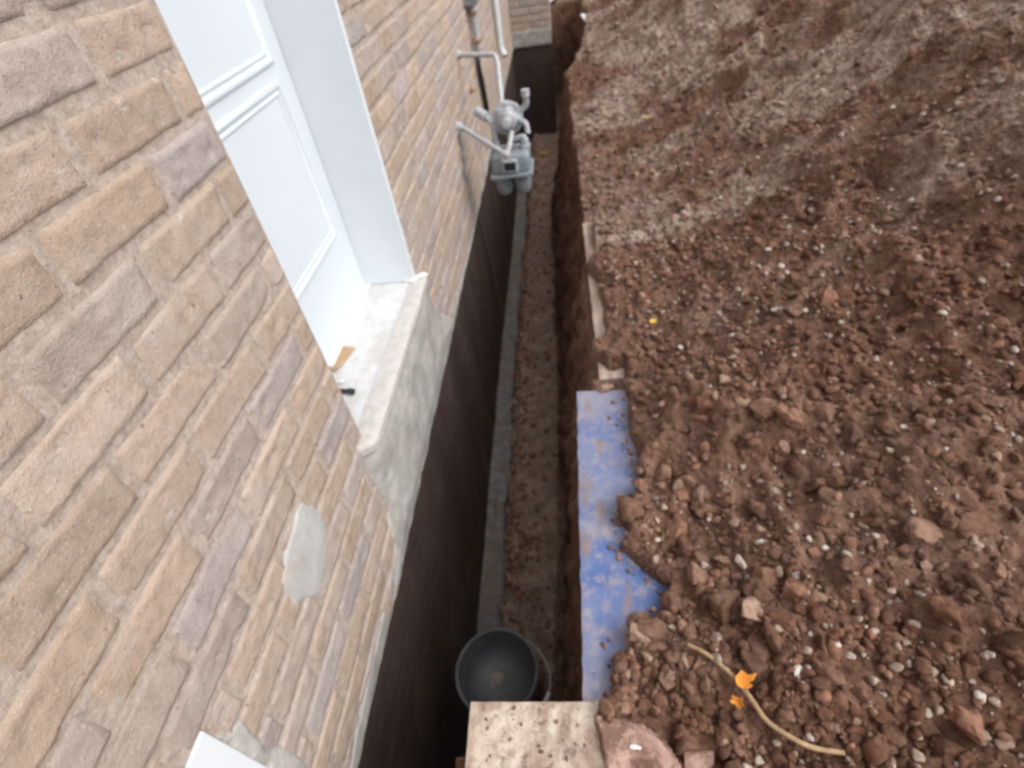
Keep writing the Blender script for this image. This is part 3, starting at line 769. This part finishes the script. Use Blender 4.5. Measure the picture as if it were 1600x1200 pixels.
o['label'] = 'smooth grey mortar patch trowelled onto the bricks'
# reveal of the parging beside the near window
wp = poly_sd([(0.25, 0.0), (0.25, 0.45), (0.275, 0.46), (0.32, 0.38), (0.30, 0.25), (0.33, 0.1), (0.30, -0.05)])
outline_sheet('window_parging', lambda Y, Z: wp(Y, Z) + 0.016 * fbm(Y * 18, Z * 18, 3, 4), 0.24, 0.40, -0.08, 0.50, 0.004,
              lambda Y, Z, d: XW - 0.012 + 0.018 * sstep(-0.003, 0.022, d), M['parging'], house)

xs = np.linspace(XW, -0.122, 60); a = np.linspace(0, 1, 12); Xg = np.repeat(xs[:, None], 12, 1)
Zt = -0.10 + 0.02 * fbm(xs * 5, 2, 0, 3); Zg = Zt[:, None] * (1 - a) + (-0.345) * a
Yg = YE - 0.012 * np.clip(np.minimum(a, 1 - a) * 12, 0, 1)[None, :] + 0.012 * (a[None, :] < 0.01) + 0.002 * fbm(Xg * 9, Zg * 9, 0, 2)
from_np('end_parging', np.stack([Xg, Yg, Zg], -1), grid_faces(60, 12), M['parging'], house)

# door sill, frame, door
bm = bmesh.new()
add_box(bm, (-0.99, DY0 + 0.001, SZ0 - 0.08), (-0.722, DY1 - 0.001, SZ0))
sill = bm_link('door_sill', bm, M['sill'], house, bevel=0.004)
ys = np.linspace(1.125, 2.235, 140); a = np.linspace(0, 1, 14)
Yg = np.repeat(ys[:, None], 14, 1)
Xg = np.interp(a, [0, .30, .42, .85, 1], [-0.775, -0.708, -0.698, -0.699, -0.775])[None, :] + 0.004 * fbm(Yg * 12, a * 3, 0, 3)
Zg = np.interp(a, [0, .20, .42, .85, 1], [SZ0 + 0.0035, SZ0 + 0.0025, SZ0 - 0.008, SZ0 - 0.045, SZ0 - 0.06])[None, :] + 0.003 * fbm(Yg * 10, a * 3, 6, 3)
e = np.clip(np.minimum((Yg - 1.125) / 5.0, 2.235 - Yg) / 0.01, 0, 1)
Xg = -0.80 + (Xg + 0.80) * np.sqrt(e)
from_np('sill_nosing', np.stack([Xg, Yg, Zg], -1), grid_faces(140, 14), M['nose'], sill)
fr = bmesh.new()
add_box(fr, (-1.03, DY1 - 0.030, SZ0 + 0.002), (-0.748, DY1 + 0.0, DTOP - 0.03))
add_box(fr, (-1.03, DY0, SZ0 + 0.002), (-0.815, DY0 + 0.030, DTOP - 0.03))
add_box(fr, (-1.03, DY0, DTOP - 0.03), (-0.748, DY1, DTOP))
frame = bm_link('door_frame', fr, M['frame'], house, bevel=0.002)
cb = bmesh.new()
add_tube(cb, smooth_path([(-0.80, DY1 - 0.032, SZ0 + 0.008), (-0.76, DY1 - 0.030, SZ0 + 0.006), (-0.735, DY1 - 0.01, SZ0 + 0.012), (-0.71, DY1 + 0.012, SZ0 + 0.006), (-0.70, DY1 + 0.02, SZ0 - 0.002)], 5), [0.006] * 4 + [0.009] * 8 + [0.013] * 5 + [0.010] * 4, 8)
bm_link('caulk_bead', cb, M['caulk'], frame, True)
dr = bmesh.new(); add_box(dr, (-1.03, DY0 + 0.033, SZ0 + 0.012), (-0.99, DY1 - 0.033, DTOP - 0.033))
door = bm_link('door', dr, M['door'], house, bevel=0.002)
th = bmesh.new(); add_box(th, (-1.03, DY0 + 0.031, SZ0 + 0.0005), (-0.972, DY1 - 0.031, SZ0 + 0.011))
bm_link('threshold', th, M['frame'], house, bevel=0.002)
def ring_moulding(y0, y1, z0, z1, w=0.045, hgt=0.011):
    """closed raised moulding with a rounded double profile"""
    pr_d = [0, 0.10, 0.25, 0.42, 0.55, 0.66, 0.80, 0.92, 1.0]
    pr_h = [0, 0.70, 1.0, 0.75, -0.15, 0.0, 0.55, 0.45, 0.0]
    V, F = [], []
    for d, h in zip(pr_d, pr_h):
        o_ = d * w
        for (y, z) in ((y0 + o_, z0 + o_), (y1 - o_, z0 + o_), (y1 - o_, z1 - o_), (y0 + o_, z1 - o_)):
            V.append((-0.9895 + h * hgt, y, z))
    for i in range(len(pr_d) - 1):
        for k in range(4):
            F.append((i * 4 + k, i * 4 + (k + 1) % 4, (i + 1) * 4 + (k + 1) % 4, (i + 1) * 4 + k))
    o = from_np('panel_moulding', V, F, M['door'], door, True)
    b = o.modifiers.new('e', 'EDGE_SPLIT'); b.split_angle = math.radians(50)
ring_moulding(1.34, 2.055, 0.600, 1.205)
ring_moulding(1.34, 2.075, 1.248, 2.22)

# near window with white frame
bm = bmesh.new()
add_box(bm, (-0.95, WY1 - 0.06, WZ0 + 0.002), (-0.748, WY1 - 0.001, WZ1 - 0.002))
add_box(bm, (-0.95, WY0 + 0.001, WZ0 + 0.002), (-0.748, WY0 + 0.06, WZ1 - 0.002))
add_box(bm, (-0.95, WY0 + 0.06, WZ1 - 0.06), (-0.748, WY1 - 0.06, WZ1 - 0.002))
add_box(bm, (-0.95, WY0 + 0.06, WZ0 + 0.002), (-0.745, WY1 - 0.06, WZ0 + 0.05))
add_box(bm, (-0.90, WY1 - 0.12, WZ0 + 0.05), (-0.84, WY1 - 0.06, WZ1 - 0.06))
add_box(bm, (-0.90, WY0 + 0.06, WZ0 + 0.05), (-0.84, WY0 + 0.12, WZ1 - 0.06))
win = bm_link('window', bm, M['frame'], house, bevel=0.003)
bm = bmesh.new(); add_box(bm, (-0.875, WY0 + 0.12, WZ0 + 0.05), (-0.865, WY1 - 0.12, WZ1 - 0.06))
bm_link('pane', bm, M['glass'], win)

# ------------------------------------------------------------------ gas meter and service pipes
gm = empty('gas_meter', (-0.40, 4.0, -0.02), 'grey gas meter with regulator hung over the trench on two pipes', 'gas meter')
bm = bmesh.new()
# die-cast body: gasket top section and two diaphragm lobes
add_box(bm, (-0.53, 3.82, 0.085), (-0.255, 4.06, 0.225))
bm_link('meter_head', bm, M['meter'], gm, True, bevel=0.030, seg=4)
bm = bmesh.new()
add_box(bm, (-0.545, 3.80, 0.066), (-0.240, 4.08, 0.092)); bm_link('flange', bm, M['meter'], gm, False, bevel=0.006)
for xc in (-0.465, -0.325):
    bm = bmesh.new()
    add_cyl(bm, (xc, 3.94, -0.065), (xc, 3.94, 0.068), 0.058, 0.068, 28)
    add_cyl(bm, (xc, 3.94, -0.095), (xc, 3.94, -0.064), 0.040, 0.057, 28)
    bm_link('diaphragm_chamber', bm, M['meter'], gm, True, bevel=0.004)
bm = bmesh.new(); add_box(bm, (-0.45, 3.795, 0.110), (-0.34, 3.822, 0.195))
ix = bm_link('index_box', bm, M['cast'], gm, False, bevel=0.006)
bm = bmesh.new(); add_box(bm, (-0.435, 3.791, 0.125), (-0.355, 3.7955, 0.18)); bm_link('index_glass', bm, M['glass'], ix)
for xc in (-0.49, -0.285):
    bm = bmesh.new(); add_cyl(bm, (xc, 3.94, 0.215), (xc, 3.94, 0.285), 0.030, None, 8); add_cyl(bm, (xc, 3.94, 0.225), (xc, 3.94, 0.25), 0.038, None, 16)
    bm_link('union_nut', bm, M['cast'], gm, False, bevel=0.003)
# regulator
bm = bmesh.new()
add_cyl(bm, (-0.385, 3.99, 0.425), (-0.385, 3.93, 0.425), 0.105, None, 36)
add_cyl(bm, (-0.385, 3.932, 0.425), (-0.385, 3.88, 0.425), 0.090, 0.050, 36)
add_cyl(bm, (-0.385, 4.04, 0.425), (-0.385, 3.988, 0.425), 0.050, 0.090, 36)
add_cyl(bm, (-0.385, 3.89, 0.425), (-0.385, 3.80, 0.435), 0.034, 0.030, 20)
bm_link('regulator', bm, M['cast'], gm, True, bevel=0.004)
for k in range(8):
    a = k * math.pi / 4; bm = bmesh.new()
    add_cyl(bm, (-0.385 + 0.096 * math.cos(a), 3.915, 0.425 + 0.096 * math.sin(a)), (-0.385 + 0.096 * math.cos(a), 4.0, 0.425 + 0.096 * math.sin(a)), 0.010, None, 6)
    bm_link('bolt', bm, M['cast'], gm, False)
bm = bmesh.new()
add_tube(bm, add_elbow([(-0.30, 3.95, 0.46), (-0.245, 3.94, 0.50), (-0.245, 3.92, 0.57)], 0.02), 0.020, 12)
add_cyl(bm, (-0.245, 3.92, 0.56), (-0.245, 3.92, 0.60), 0.028, None, 8)
add_tube(bm, add_elbow([(-0.31, 3.92, 0.42), (-0.255, 3.88, 0.40), (-0.25, 3.86, 0.34)], 0.02), 0.018, 12)
bm_link('relief_vent', bm, M['cast'], gm, True)
bm = bmesh.new()
add_tube(bm, add_elbow([(-0.76, 4.50, 0.735), (-0.455, 4.42, 0.722), (-0.435, 4.18, 0.47), (-0.43, 4.02, 0.44)], 0.05), 0.0185, 14)
bm_link('inlet_pipe', bm, M['pipe'], gm, True)
bm = bmesh.new()
add_tube(bm, add_elbow([(-0.385, 3.95, 0.33), (-0.385, 3.94, 0.285), (-0.285, 3.94, 0.300), (-0.285, 3.94, 0.27)], 0.02), 0.020, 12)
add_tube(bm, add_elbow([(-0.49, 3.94, 0.27), (-0.49, 3.94, 0.40), (-0.55, 3.99, 0.46), (-0.585, 4.02, 0.455)], 0.03), 0.020, 12)
add_cyl(bm, (-0.53, 3.97, 0.44), (-0.60, 4.03, 0.47), 0.034, None, 10)
bm_link('meter_piping', bm, M['cast'], gm, True)
bm = bmesh.new()
add_tube(bm, add_elbow([(-0.76, 3.99, 0.395), (-0.715, 3.98, 0.39), (-0.40, 3.72, 0.262), (-0.375, 3.76, 0.31), (-0.36, 3.86, 0.36)], 0.02), 0.0165, 14)
add_cyl(bm, (-0.42, 3.735, 0.27), (-0.375, 3.70, 0.252), 0.025, None, 14)
add_cyl(bm, (-0.56, 3.853, 0.326), (-0.52, 3.82, 0.310), 0.024, None, 8)
bm_link('outlet_pipe', bm, M['pipe'], gm, True)
bm = bmesh.new()
add_cyl(bm, (-0.758, 3.995, 0.395), (-0.715, 3.985, 0.392), 0.036, 0.026, 20)
bm_link('wall_fitting', bm, M['cast'], gm, True, bevel=0.003)
bm = bmesh.new()
add_cyl(bm, (-0.758, 4.505, 0.735), (-0.725, 4.497, 0.733), 0.034, 0.026, 20)
bm_link('wall_fitting', bm, M['cast'], gm, True, bevel=0.003)
bm = bmesh.new(); add_tube(bm, smooth_path([(-0.74, 3.95, 0.37), (-0.742, 3.96, 0.30), (-0.744, 3.93, 0.16), (-0.743, 3.90, 0.02)], 5), 0.011, 8)
bm_link('tracer_wire', bm, M['boxgray'], gm, True)

ut = empty('meter_box', (-0.75, 5.4, 0.87), 'grey metal utility box on the brick wall with conduit running down', 'utility box')
bm = bmesh.new(); add_box(bm, (-0.752, 5.22, 0.92), (-0.645, 5.50, 1.45)); bm_link('box_body', bm, M['boxgray'], ut, False, bevel=0.008)
bm = bmesh.new(); add_box(bm, (-0.6445, 5.235, 0.935), (-0.636, 5.485, 1.435)); bm_link('box_lid', bm, M['boxgray'], ut, False, bevel=0.003)
bm = bmesh.new(); add_tube(bm, add_elbow([(-0.70, 5.34, 0.93), (-0.70, 5.35, 0.60), (-0.72, 5.37, 0.52)], 0.04), 0.032, 16); bm_link('conduit', bm, M['pipe'], ut, True)
for z in (0.86, 0.66):
    bm = bmesh.new(); add_box(bm, (-0.755, 5.285, z - 0.009), (-0.666, 5.40, z + 0.009)); bm_link('conduit_strap', bm, M['rust'], ut, False, bevel=0.003)
cb_ = empty('cable', (-0.74, 5.4, 0.5), 'pair of black cables hanging down the brick wall below the grey conduit', 'cable')
bm = bmesh.new(); add_tube(bm, smooth_path([(-0.715, 5.37, 0.55), (-0.725, 5.42, 0.44), (-0.722, 5.50, 0.25), (-0.728, 5.58, 0.06), (-0.745, 5.62, -0.02)], 5), 0.017, 10); bm_link('strand', bm, M['cable'], cb_, True)
bm = bmesh.new(); add_tube(bm, smooth_path([(-0.715, 5.34, 0.54), (-0.728, 5.33, 0.42), (-0.726, 5.37, 0.24), (-0.730, 5.42, 0.10), (-0.745, 5.43, 0.05)], 5), 0.014, 10); bm_link('strand', bm, M['cable'], cb_, True)
bm = bmesh.new()
add_tube(bm, add_elbow([(-0.705, 7.45, 2.9), (-0.705, 7.45, 0.17), (-0.66, 7.40, 0.10)], 0.05), 0.036, 16)
o = bm_link('downpipe', bm, M['vinyl'], None, True); props(o, 'thin white pipe running down the brick wall beyond the gas meter', 'pipe')
sp = empty('wall_spike', (-0.74, 4.55, 0.35), 'small rusty orange bracket on the bricks beside the black cables', 'bracket')
bm = bmesh.new(); add_box(bm, (-0.755, 4.78, 0.40), (-0.725, 4.85, 0.43)); add_cyl(bm, (-0.752, 4.80, 0.415), (-0.705, 4.79, 0.415), 0.008, None, 10)
bm_link('bracket_body', bm, M['rust'], sp, False, bevel=0.002)

# ------------------------------------------------------------------ things on the sill
cd = bmesh.new()
prof = [(0, 0), (0.11, 0.0), (0.145, 0.012), (0.18, 0.040)]
V = []
for x in (0, 0.092):
    for (y, z) in prof: V.append((x, -y, z)); 
for x in (0, 0.092):
    for (y, z) in prof: V.append((x, -y, z + 0.003))
cb2 = [cd.verts.new(v) for v in V]
for s in (0, 8):
    for i in range(3): cd.faces.new((cb2[s + i], cb2[s + i + 1], cb2[s + 4 + i + 1], cb2[s + 4 + i]))
for a in (0, 4):
    for i in range(3): cd.faces.new((cb2[a + i], cb2[a + i + 1], cb2[8 + a + i + 1], cb2[8 + a + i]))
cd.faces.new((cb2[0], cb2[4], cb2[12], cb2[8])); cd.faces.new((cb2[3], cb2[7], cb2[15], cb2[11]))
card = bm_link('cardboard_piece', cd, M['card']); card.location = (-1.035 + 0.035, 1.715, SZ0 + 0.0005 + 0.0); card.rotation_euler = (0, 0, math.radians(-14))
props(card, 'small bent piece of brown cardboard on the white door sill', 'cardboard')
# crumpled paper
t, f = lump_templates(3, 1, 0.5, 55); pc = from_np('paper_scrap', t[0] * np.array([0.016, 0.014, 0.012]), f, M['paper'], None, False)
pc.location = (-0.905, 1.478, SZ0 + 0.009); props(pc, 'tiny crumpled white paper scrap beside the cardboard on the sill', 'paper')
mk = empty('marker', (-0.868, 1.415, SZ0), 'short black marker with a red end lying on the white sill', 'marker')
bm = bmesh.new(); add_cyl(bm, (-0.905, 1.425, SZ0 + 0.012), (-0.888, 1.423, SZ0 + 0.012), 0.0105, None, 18); bm_link('end_cap', bm, M['redpl'], mk, True, bevel=0.002)
bm = bmesh.new(); add_cyl(bm, (-0.888, 1.423, SZ0 + 0.012), (-0.858, 1.419, SZ0 + 0.012), 0.0085, 0.0095, 18); add_cyl(bm, (-0.858, 1.419, SZ0 + 0.013), (-0.838, 1.412, SZ0 + 0.013), 0.0125, 0.0125, 18)
bm_link('barrel', bm, M['blackpl'], mk, True, bevel=0.002)

# ------------------------------------------------------------------ bucket
BX, BY, BZ, BR, BH = -0.435, 0.865, -1.125, 0.186, 0.175
bk = empty('bucket', (BX, BY, BZ), 'black plastic bucket with a wire handle standing in the trench beside the board', 'bucket')
def lathe(prof, seg=64):
    a = np.linspace(0, 2 * np.pi, seg, endpoint=False)
    V = np.array([[(r * math.cos(t), r * math.sin(t), z) for t in a] for r, z in prof])
    F = []
    for i in range(len(prof) - 1):
        for k in range(seg): F.append((i * seg + k, i * seg + (k + 1) % seg, (i + 1) * seg + (k + 1) % seg, (i + 1) * seg + k))
    return V.reshape(-1, 3), np.array(F)
rb0 = 0.150
prof = [(0.0005, 0.0), (rb0 - 0.01, 0.0), (rb0, 0.006), (BR - 0.020, BH - 0.085), (BR + 0.000, BH - 0.085), (BR + 0.000, BH - 0.078), (BR - 0.017, BH - 0.078), (BR - 0.016, BH - 0.045),
        (BR + 0.002, BH - 0.045), (BR + 0.002, BH - 0.038), (BR - 0.012, BH - 0.038), (BR - 0.010, BH - 0.012), (BR + 0.001, BH - 0.010), (BR + 0.003, BH - 0.003), (BR, BH),
        (BR - 0.010, BH), (BR - 0.013, BH - 0.006), (BR - 0.017, BH - 0.04), (rb0 + 0.004, 0.080), (rb0 - 0.008, 0.050), (rb0 - 0.030, 0.026), (rb0 - 0.065, 0.012), (0.0005, 0.006)]
V, F = lathe(prof)
o = from_np('pail', V + np.array([BX, BY, BZ]), F, M['bucket'], bk, True)
o.modifiers.new('e', 'EDGE_SPLIT').split_angle = math.radians(40)
# mud left in the bottom
a = np.linspace(0, 2 * np.pi, 48, endpoint=False); rr = np.linspace(0.003, 1.0, 18)
RR, AA = np.meshgrid(rr, a, indexing='ij')
mudr = (0.042 + 0.008 * np.sin(2 * AA + 1) + 0.004 * np.sin(5 * AA))
X = RR * mudr * np.cos(AA) * 0.75 - 0.03; Y = RR * mudr * np.sin(AA) + 0.02
Z = 0.0065 + 0.014 * (1 - RR ** 2) + 0.006 * fbm(X * 40, Y * 40, 0, 3) * (1 - RR)
V = np.stack([X + BX, Y + BY, Z + BZ], -1).reshape(-1, 3)
i = np.arange(18 * 48).reshape(18, 48); F = np.stack([i[:-1], i[1:], np.roll(i, -1, 1)[1:], np.roll(i, -1, 1)[:-1]], -1).reshape(-1, 4)
mud = from_np('mud_lump', V, F, M['old_mud'], None, True); props(mud, 'lump of brown mud left in the bottom of the black bucket', 'mud')
# bail handle fallen outward to the right
hr = BR + 0.008
pts = []
th0 = math.radians(68)
for k in range(33):
    t = math.pi * k / 32
    ax = Vector((math.cos(th0), math.sin(th0), 0)); out_ = Vector((math.sin(th0), -math.cos(th0), 0))
    d = ax * (hr * math.cos(t)) + (out_ * 0.93 + Vector((0, 0, 0.02))) * (0.262 * math.sin(t))
    pts.append(Vector((BX, BY, BZ + BH - 0.05)) + d + Vector((0, 0, 0.0)))
bm = bmesh.new(); add_tube(bm, pts, 0.0042, 8); hd = bm_link('wire_handle', bm, M['wire'], bk, True)
bm = bmesh.new(); add_tube(bm, pts[15:19], 0.010, 12); bm_link('grip', bm, M['grip'], hd, True)
for s in (1, -1):
    p = Vector((BX, BY, BZ + BH - 0.05)) + Vector((math.cos(th0), math.sin(th0), 0)) * (s * (BR - 0.008))
    q = p + Vector((math.cos(th0), math.sin(th0), 0)) * (s * 0.022)
    bm = bmesh.new(); add_cyl(bm, p, q, 0.017, 0.014, 18); bm_link('handle_ear', bm, M['bucket'], bk, True, bevel=0.002)

# ------------------------------------------------------------------ boards
def warped_board(name, x0, x1, y0, y1, zt, th, mat, rz=0.0, warp=0.003, nick=0.002, seed=0.0, tilt=0.0):
    nx, ny = 26, 60
    xs = np.linspace(x0, x1, nx); ys = np.linspace(y0, y1, ny)
    X, Y = np.meshgrid(xs, ys, indexing='ij')
    w = warp * fbm(X * 2 + seed, Y * 2, 0, 2) + tilt * (X - x0)
    ex = nick * fbm(Y * 25 + seed, 3.0, 0, 3); ey = nick * fbm(X * 25 + seed, 5.0, 0, 3)
    fx = (np.isclose(X, x0) * 1.0 - np.isclose(X, x1)) * -1; fy = (np.isclose(Y, y0) * 1.0 - np.isclose(Y, y1)) * -1
    X = X + np.abs(fx) * ex; Y = Y + np.abs(fy) * ey
    rim = np.maximum(np.abs(fx), np.abs(fy))
    top = np.stack([X, Y, zt + w - 0.0015 * rim], -1).reshape(-1, 3); bot = np.stack([X, Y, zt - th + w], -1).reshape(-1, 3)
    F = grid_faces(nx, ny); i = np.arange(nx * ny).reshape(nx, ny); n = nx * ny
    loop = np.concatenate([i[:, 0], i[-1, 1:], i[-2::-1, -1], i[0, -2:0:-1]])
    S = np.stack([loop, np.roll(loop, -1), np.roll(loop, -1) + n, loop + n], -1)
    cx, cy = (x0 + x1) / 2, (y0 + y1) / 2
    V = np.concatenate([top, bot])
    if rz:
        c_, s_ = math.cos(rz), math.sin(rz); dx, dy = V[:, 0] - cx, V[:, 1] - cy
        V[:, 0], V[:, 1] = cx + dx * c_ - dy * s_, cy + dx * s_ + dy * c_
    bm = bmesh.new(); vs = [bm.verts.new(v) for v in V]
    for q in np.concatenate([F, F[:, ::-1] + n, S[:, ::-1]]): bm.faces.new([vs[k] for k in q])
    return bm_link(name, bm, mat)
b = warped_board('blue_board', -0.022, 0.34, 0.412, 1.615, 0.030, 0.038, M['blue'], rz=math.radians(-1.2), nick=0.004)
props(b, 'blue foam board smeared with mud at the trench edge, half buried in soil', 'board')
b = warped_board('crossing_board', -0.318, 0.075, -0.75, 0.452, 0.046, 0.020, M['ply'], rz=math.radians(1.0), seed=4, nick=0.0012)
props(b, 'muddy pale plywood board bridging the near end of the trench', 'board')
b = warped_board('buried_plank', 0.085, 0.34, 1.695, 3.12, 0.022, 0.030, M['wood'], rz=math.radians(0.4), seed=9, nick=0.003)
props(b, 'pale weathered plank under the soil with only its trench side edge showing', 'plank')
# pinkish slab and broken brick near the camera
sd = poly_sd([(-0.012, 0.425), (0.045, 0.428), (0.105, 0.405), (0.155, 0.372), (0.185, 0.32), (0.17, 0.20), (0.03, 0.18), (0.012, 0.30), (0.0, 0.36)])
xs = np.arange(-0.03, 0.21, 0.005); ys = np.arange(0.15, 0.45, 0.005); X, Y = np.meshgrid(xs, ys, indexing='ij')
d = sd(X, Y) + 0.003 * fbm(X * 40, Y * 40, 0, 3)
Z = 0.034 + 0.038 * sstep(-0.002, 0.010, d) + 0.004 * fbm(X * 20, Y * 20, 2, 3) - 0.014 * np.exp(-(((X - 0.07) / 0.035) ** 2 + ((Y - 0.33) / 0.03) ** 2))
F = grid_faces(len(xs), len(ys)); F = F[(d.ravel()[F] > -0.004).any(1)]; u = np.unique(F); rm = np.full(X.size, -1); rm[u] = np.arange(len(u))
o = from_np('stone_slab', np.stack([X, Y, Z], -1).reshape(-1, 3)[u], rm[F], M['slab']); s = o.modifiers.new('t', 'SOLIDIFY'); s.thickness = 0.03; s.offset = -1
props(o, 'flat pinkish stone slab beside the plywood board and below the blue board', 'slab')
o = stone('stone', 0.085, 0.352, 0.013, 'bright white stone sitting on the pinkish slab', (0.72, 0.70, 0.67), seed=14, group=G)
o.location.z = 0.072
bm = bmesh.new(); add_box(bm, (-0.032, -0.030, -0.02), (0.032, 0.030, 0.02))
bmesh.ops.subdivide_edges(bm, edges=bm.edges[:], cuts=5, use_grid_fill=True)
for v in bm.verts:
    k = fbm(v.co.x * 40, v.co.y * 40, v.co.z * 40, 3); v.co += v.co.normalized() * float(k) * 0.006
    if v.co.x > 0.01 and v.co.y < -0.012: v.co *= 0.8
o = bm_link('broken_brick', bm, M['slab'], None, False, bevel=0); o.location = (0.238, 0.345, float(soil_h(0.238, 0.345)) + 0.016); o.rotation_euler = (0.05, -0.1, -0.1)
props(o, 'square broken piece of tan brick lying in the soil near the stalk', 'brick')

# ------------------------------------------------------------------ plant bits
def gz(x, y, dz=0.01): return float(soil_h(x, y)) + dz
pts = [(x, y, max(gz(x, y, 0.014), 0.055)) for x, y in STALK]
zs_ = [p[2] for p in pts]; top = max(zs_)
pts = [(p[0], p[1], 0.45 * p[2] + 0.55 * top + 0.006) for p in pts]
bm = bmesh.new(); sp_ = smooth_path(pts, 5); add_tube(bm, sp_, [0.0062 - 0.0018 * abs(k / len(sp_) - 0.5) for k in range(len(sp_))], 8)
o = bm_link('dry_stalk', bm, M['stalk'], None, True); props(o, 'long curved tan dry stalk lying on the dark clods', 'stalk')
def leaf(name, loc, size, rot, mat, label, curl=0.35, lobes=5, group=None):
    n = 44; rings = 6; bm = bmesh.new(); c0 = bm.verts.new((0, 0, 0)); prev = None
    for j in range(1, rings + 1):
        ring = []
        for k in range(n):
            t = 2 * math.pi * k / n
            rad = size * (0.62 + 0.30 * abs(math.cos(lobes * t / 2)) ** 1.5 + 0.06 * math.sin(11 * t)) * j / rings
            x, y = rad * math.cos(t) * 1.15, rad * math.sin(t) * 0.8
            z = curl * (x * x + 0.5 * y * y) / size + 0.10 * size * math.sin(3 * t + 1) * (j / rings) ** 2 + abs(y) * 0.35
            ring.append(bm.verts.new((x, y, z)))
        for k in range(n):
            if prev is None: bm.faces.new((c0, ring[k], ring[(k + 1) % n]))
            else: bm.faces.new((prev[k], ring[k], ring[(k + 1) % n], prev[(k + 1) % n]))
        prev = ring
    o = bm_link(name, bm, mat, None, True); s = o.modifiers.new('t', 'SOLIDIFY'); s.thickness = 0.0006
    o.location = loc; o.rotation_euler = rot
    return props(o, label, 'leaf', group)
leaf('fallen_leaf', (0.352, 0.484, top + 0.004), 0.028, (0.2, 0.25, 0.4), M['leaf'], 'curled bright orange leaf lying across the dry stalk', 0.9)
leaf('fallen_leaf', (0.338, 0.442, top - 0.004), 0.017, (0.5, -0.2, -0.6), M['leaf'], 'small orange leaf scrap just below the curled leaf on the stalk', 0.8)
leaf('fallen_leaf', (0.378, 0.518, gz(0.378, 0.518, 0.026)), 0.013, (0.2, -0.2, 1.6), M['stalk'], 'small dull brown leaf behind the curled orange leaf', 0.8)
leaf('fallen_leaf', (0.292, 0.886, gz(0.292, 0.886, 0.014)), 0.013, (0.3, 0.1, 1.0), M['leaf'], 'tiny orange leaf alone on the soil right of the blue board', 0.8)
leaf('fallen_leaf', (-0.36, 9.1, -1.74), 0.085, (0.2, 0.1, 0.5), M['leafy'], 'yellow leaf on the trench floor behind the gas meter', 0.4)
leaf('fallen_leaf', (0.345, 1.98, gz(0.345, 1.98, 0.02)), 0.022, (0.2, 0.1, 0.8), M['leafy'], 'small yellow leaf in the soil right of the buried plank', 0.5)
leaf('fallen_leaf', (0.62, 4.4, gz(0.62, 4.4, 0.03)), 0.040, (0.2, 0.1, 0.2), M['stalk'], 'ochre leaf high up the bank opposite the gas meter', 0.5)
bm = bmesh.new()
pts = [(-0.765, 4.30, -0.40), (-0.755, 4.42, -0.75), (-0.752, 4.55, -1.25), (-0.745, 4.62, -1.65), (-0.66, 4.45, -1.90), (-0.50, 4.20, -1.80), (-0.36, 3.95, -1.76), (-0.28, 3.78, -1.70)]
add_tube(bm, smooth_path(pts, 6), 0.0045, 6); o = bm_link('string', bm, M['string'], None, True)
props(o, 'thin pale string hanging down the black foundation and across the trench floor', 'string')

# scraps of white membrane at the far lip of the trench
def scrap(x, y, z, sx, sy, rot, label, seed):
    n = 14; a = np.linspace(-1, 1, n); X, Y = np.meshgrid(a, a, indexing='ij')
    jag = 1 + 0.25 * fbm(X * 1.5 + seed, Y * 1.5, 0, 3)
    Z = 0.25 * sx * fbm(X * 1.5, Y * 1.5 + seed, 3, 3) - 0.35 * sx * (X < 0) * X * X
    o = from_np('membrane_scrap', np.stack([X * sx * jag, Y * sy * jag, Z], -1), grid_faces(n, n), M['paper'], None, True)
    s = o.modifiers.new('t', 'SOLIDIFY'); s.thickness = 0.004
    o.location = (x, y, z); o.rotation_euler = rot
    props(o, label, 'plastic sheet', 'torn white sheet scraps along the far trench lip')
scrap(0.375, 8.0, 0.03, 0.055, 0.34, (0.25, 0.45, 0.06), 'torn strip of white sheet hanging on the far right lip of the trench', 1.0)
scrap(0.40, 9.35, 0.06, 0.05, 0.16, (0.1, 0.3, 0.2), 'smaller torn white sheet scrap beyond the hanging strip', 4.0)
scrap(0.02, 11.35, 0.10, 0.20, 0.12, (0.2, 0.1, 0.2), 'torn white sheet scrap at the very end of the trench by the brick corner', 7.0)
scrap(2.32, 5.95, float(soil_h(2.32, 5.95)) + 0.03, 0.06, 0.10, (0.2, 0.1, 0.2), 'pale blue white plastic scrap high on the soil bank at the right', 11.0)
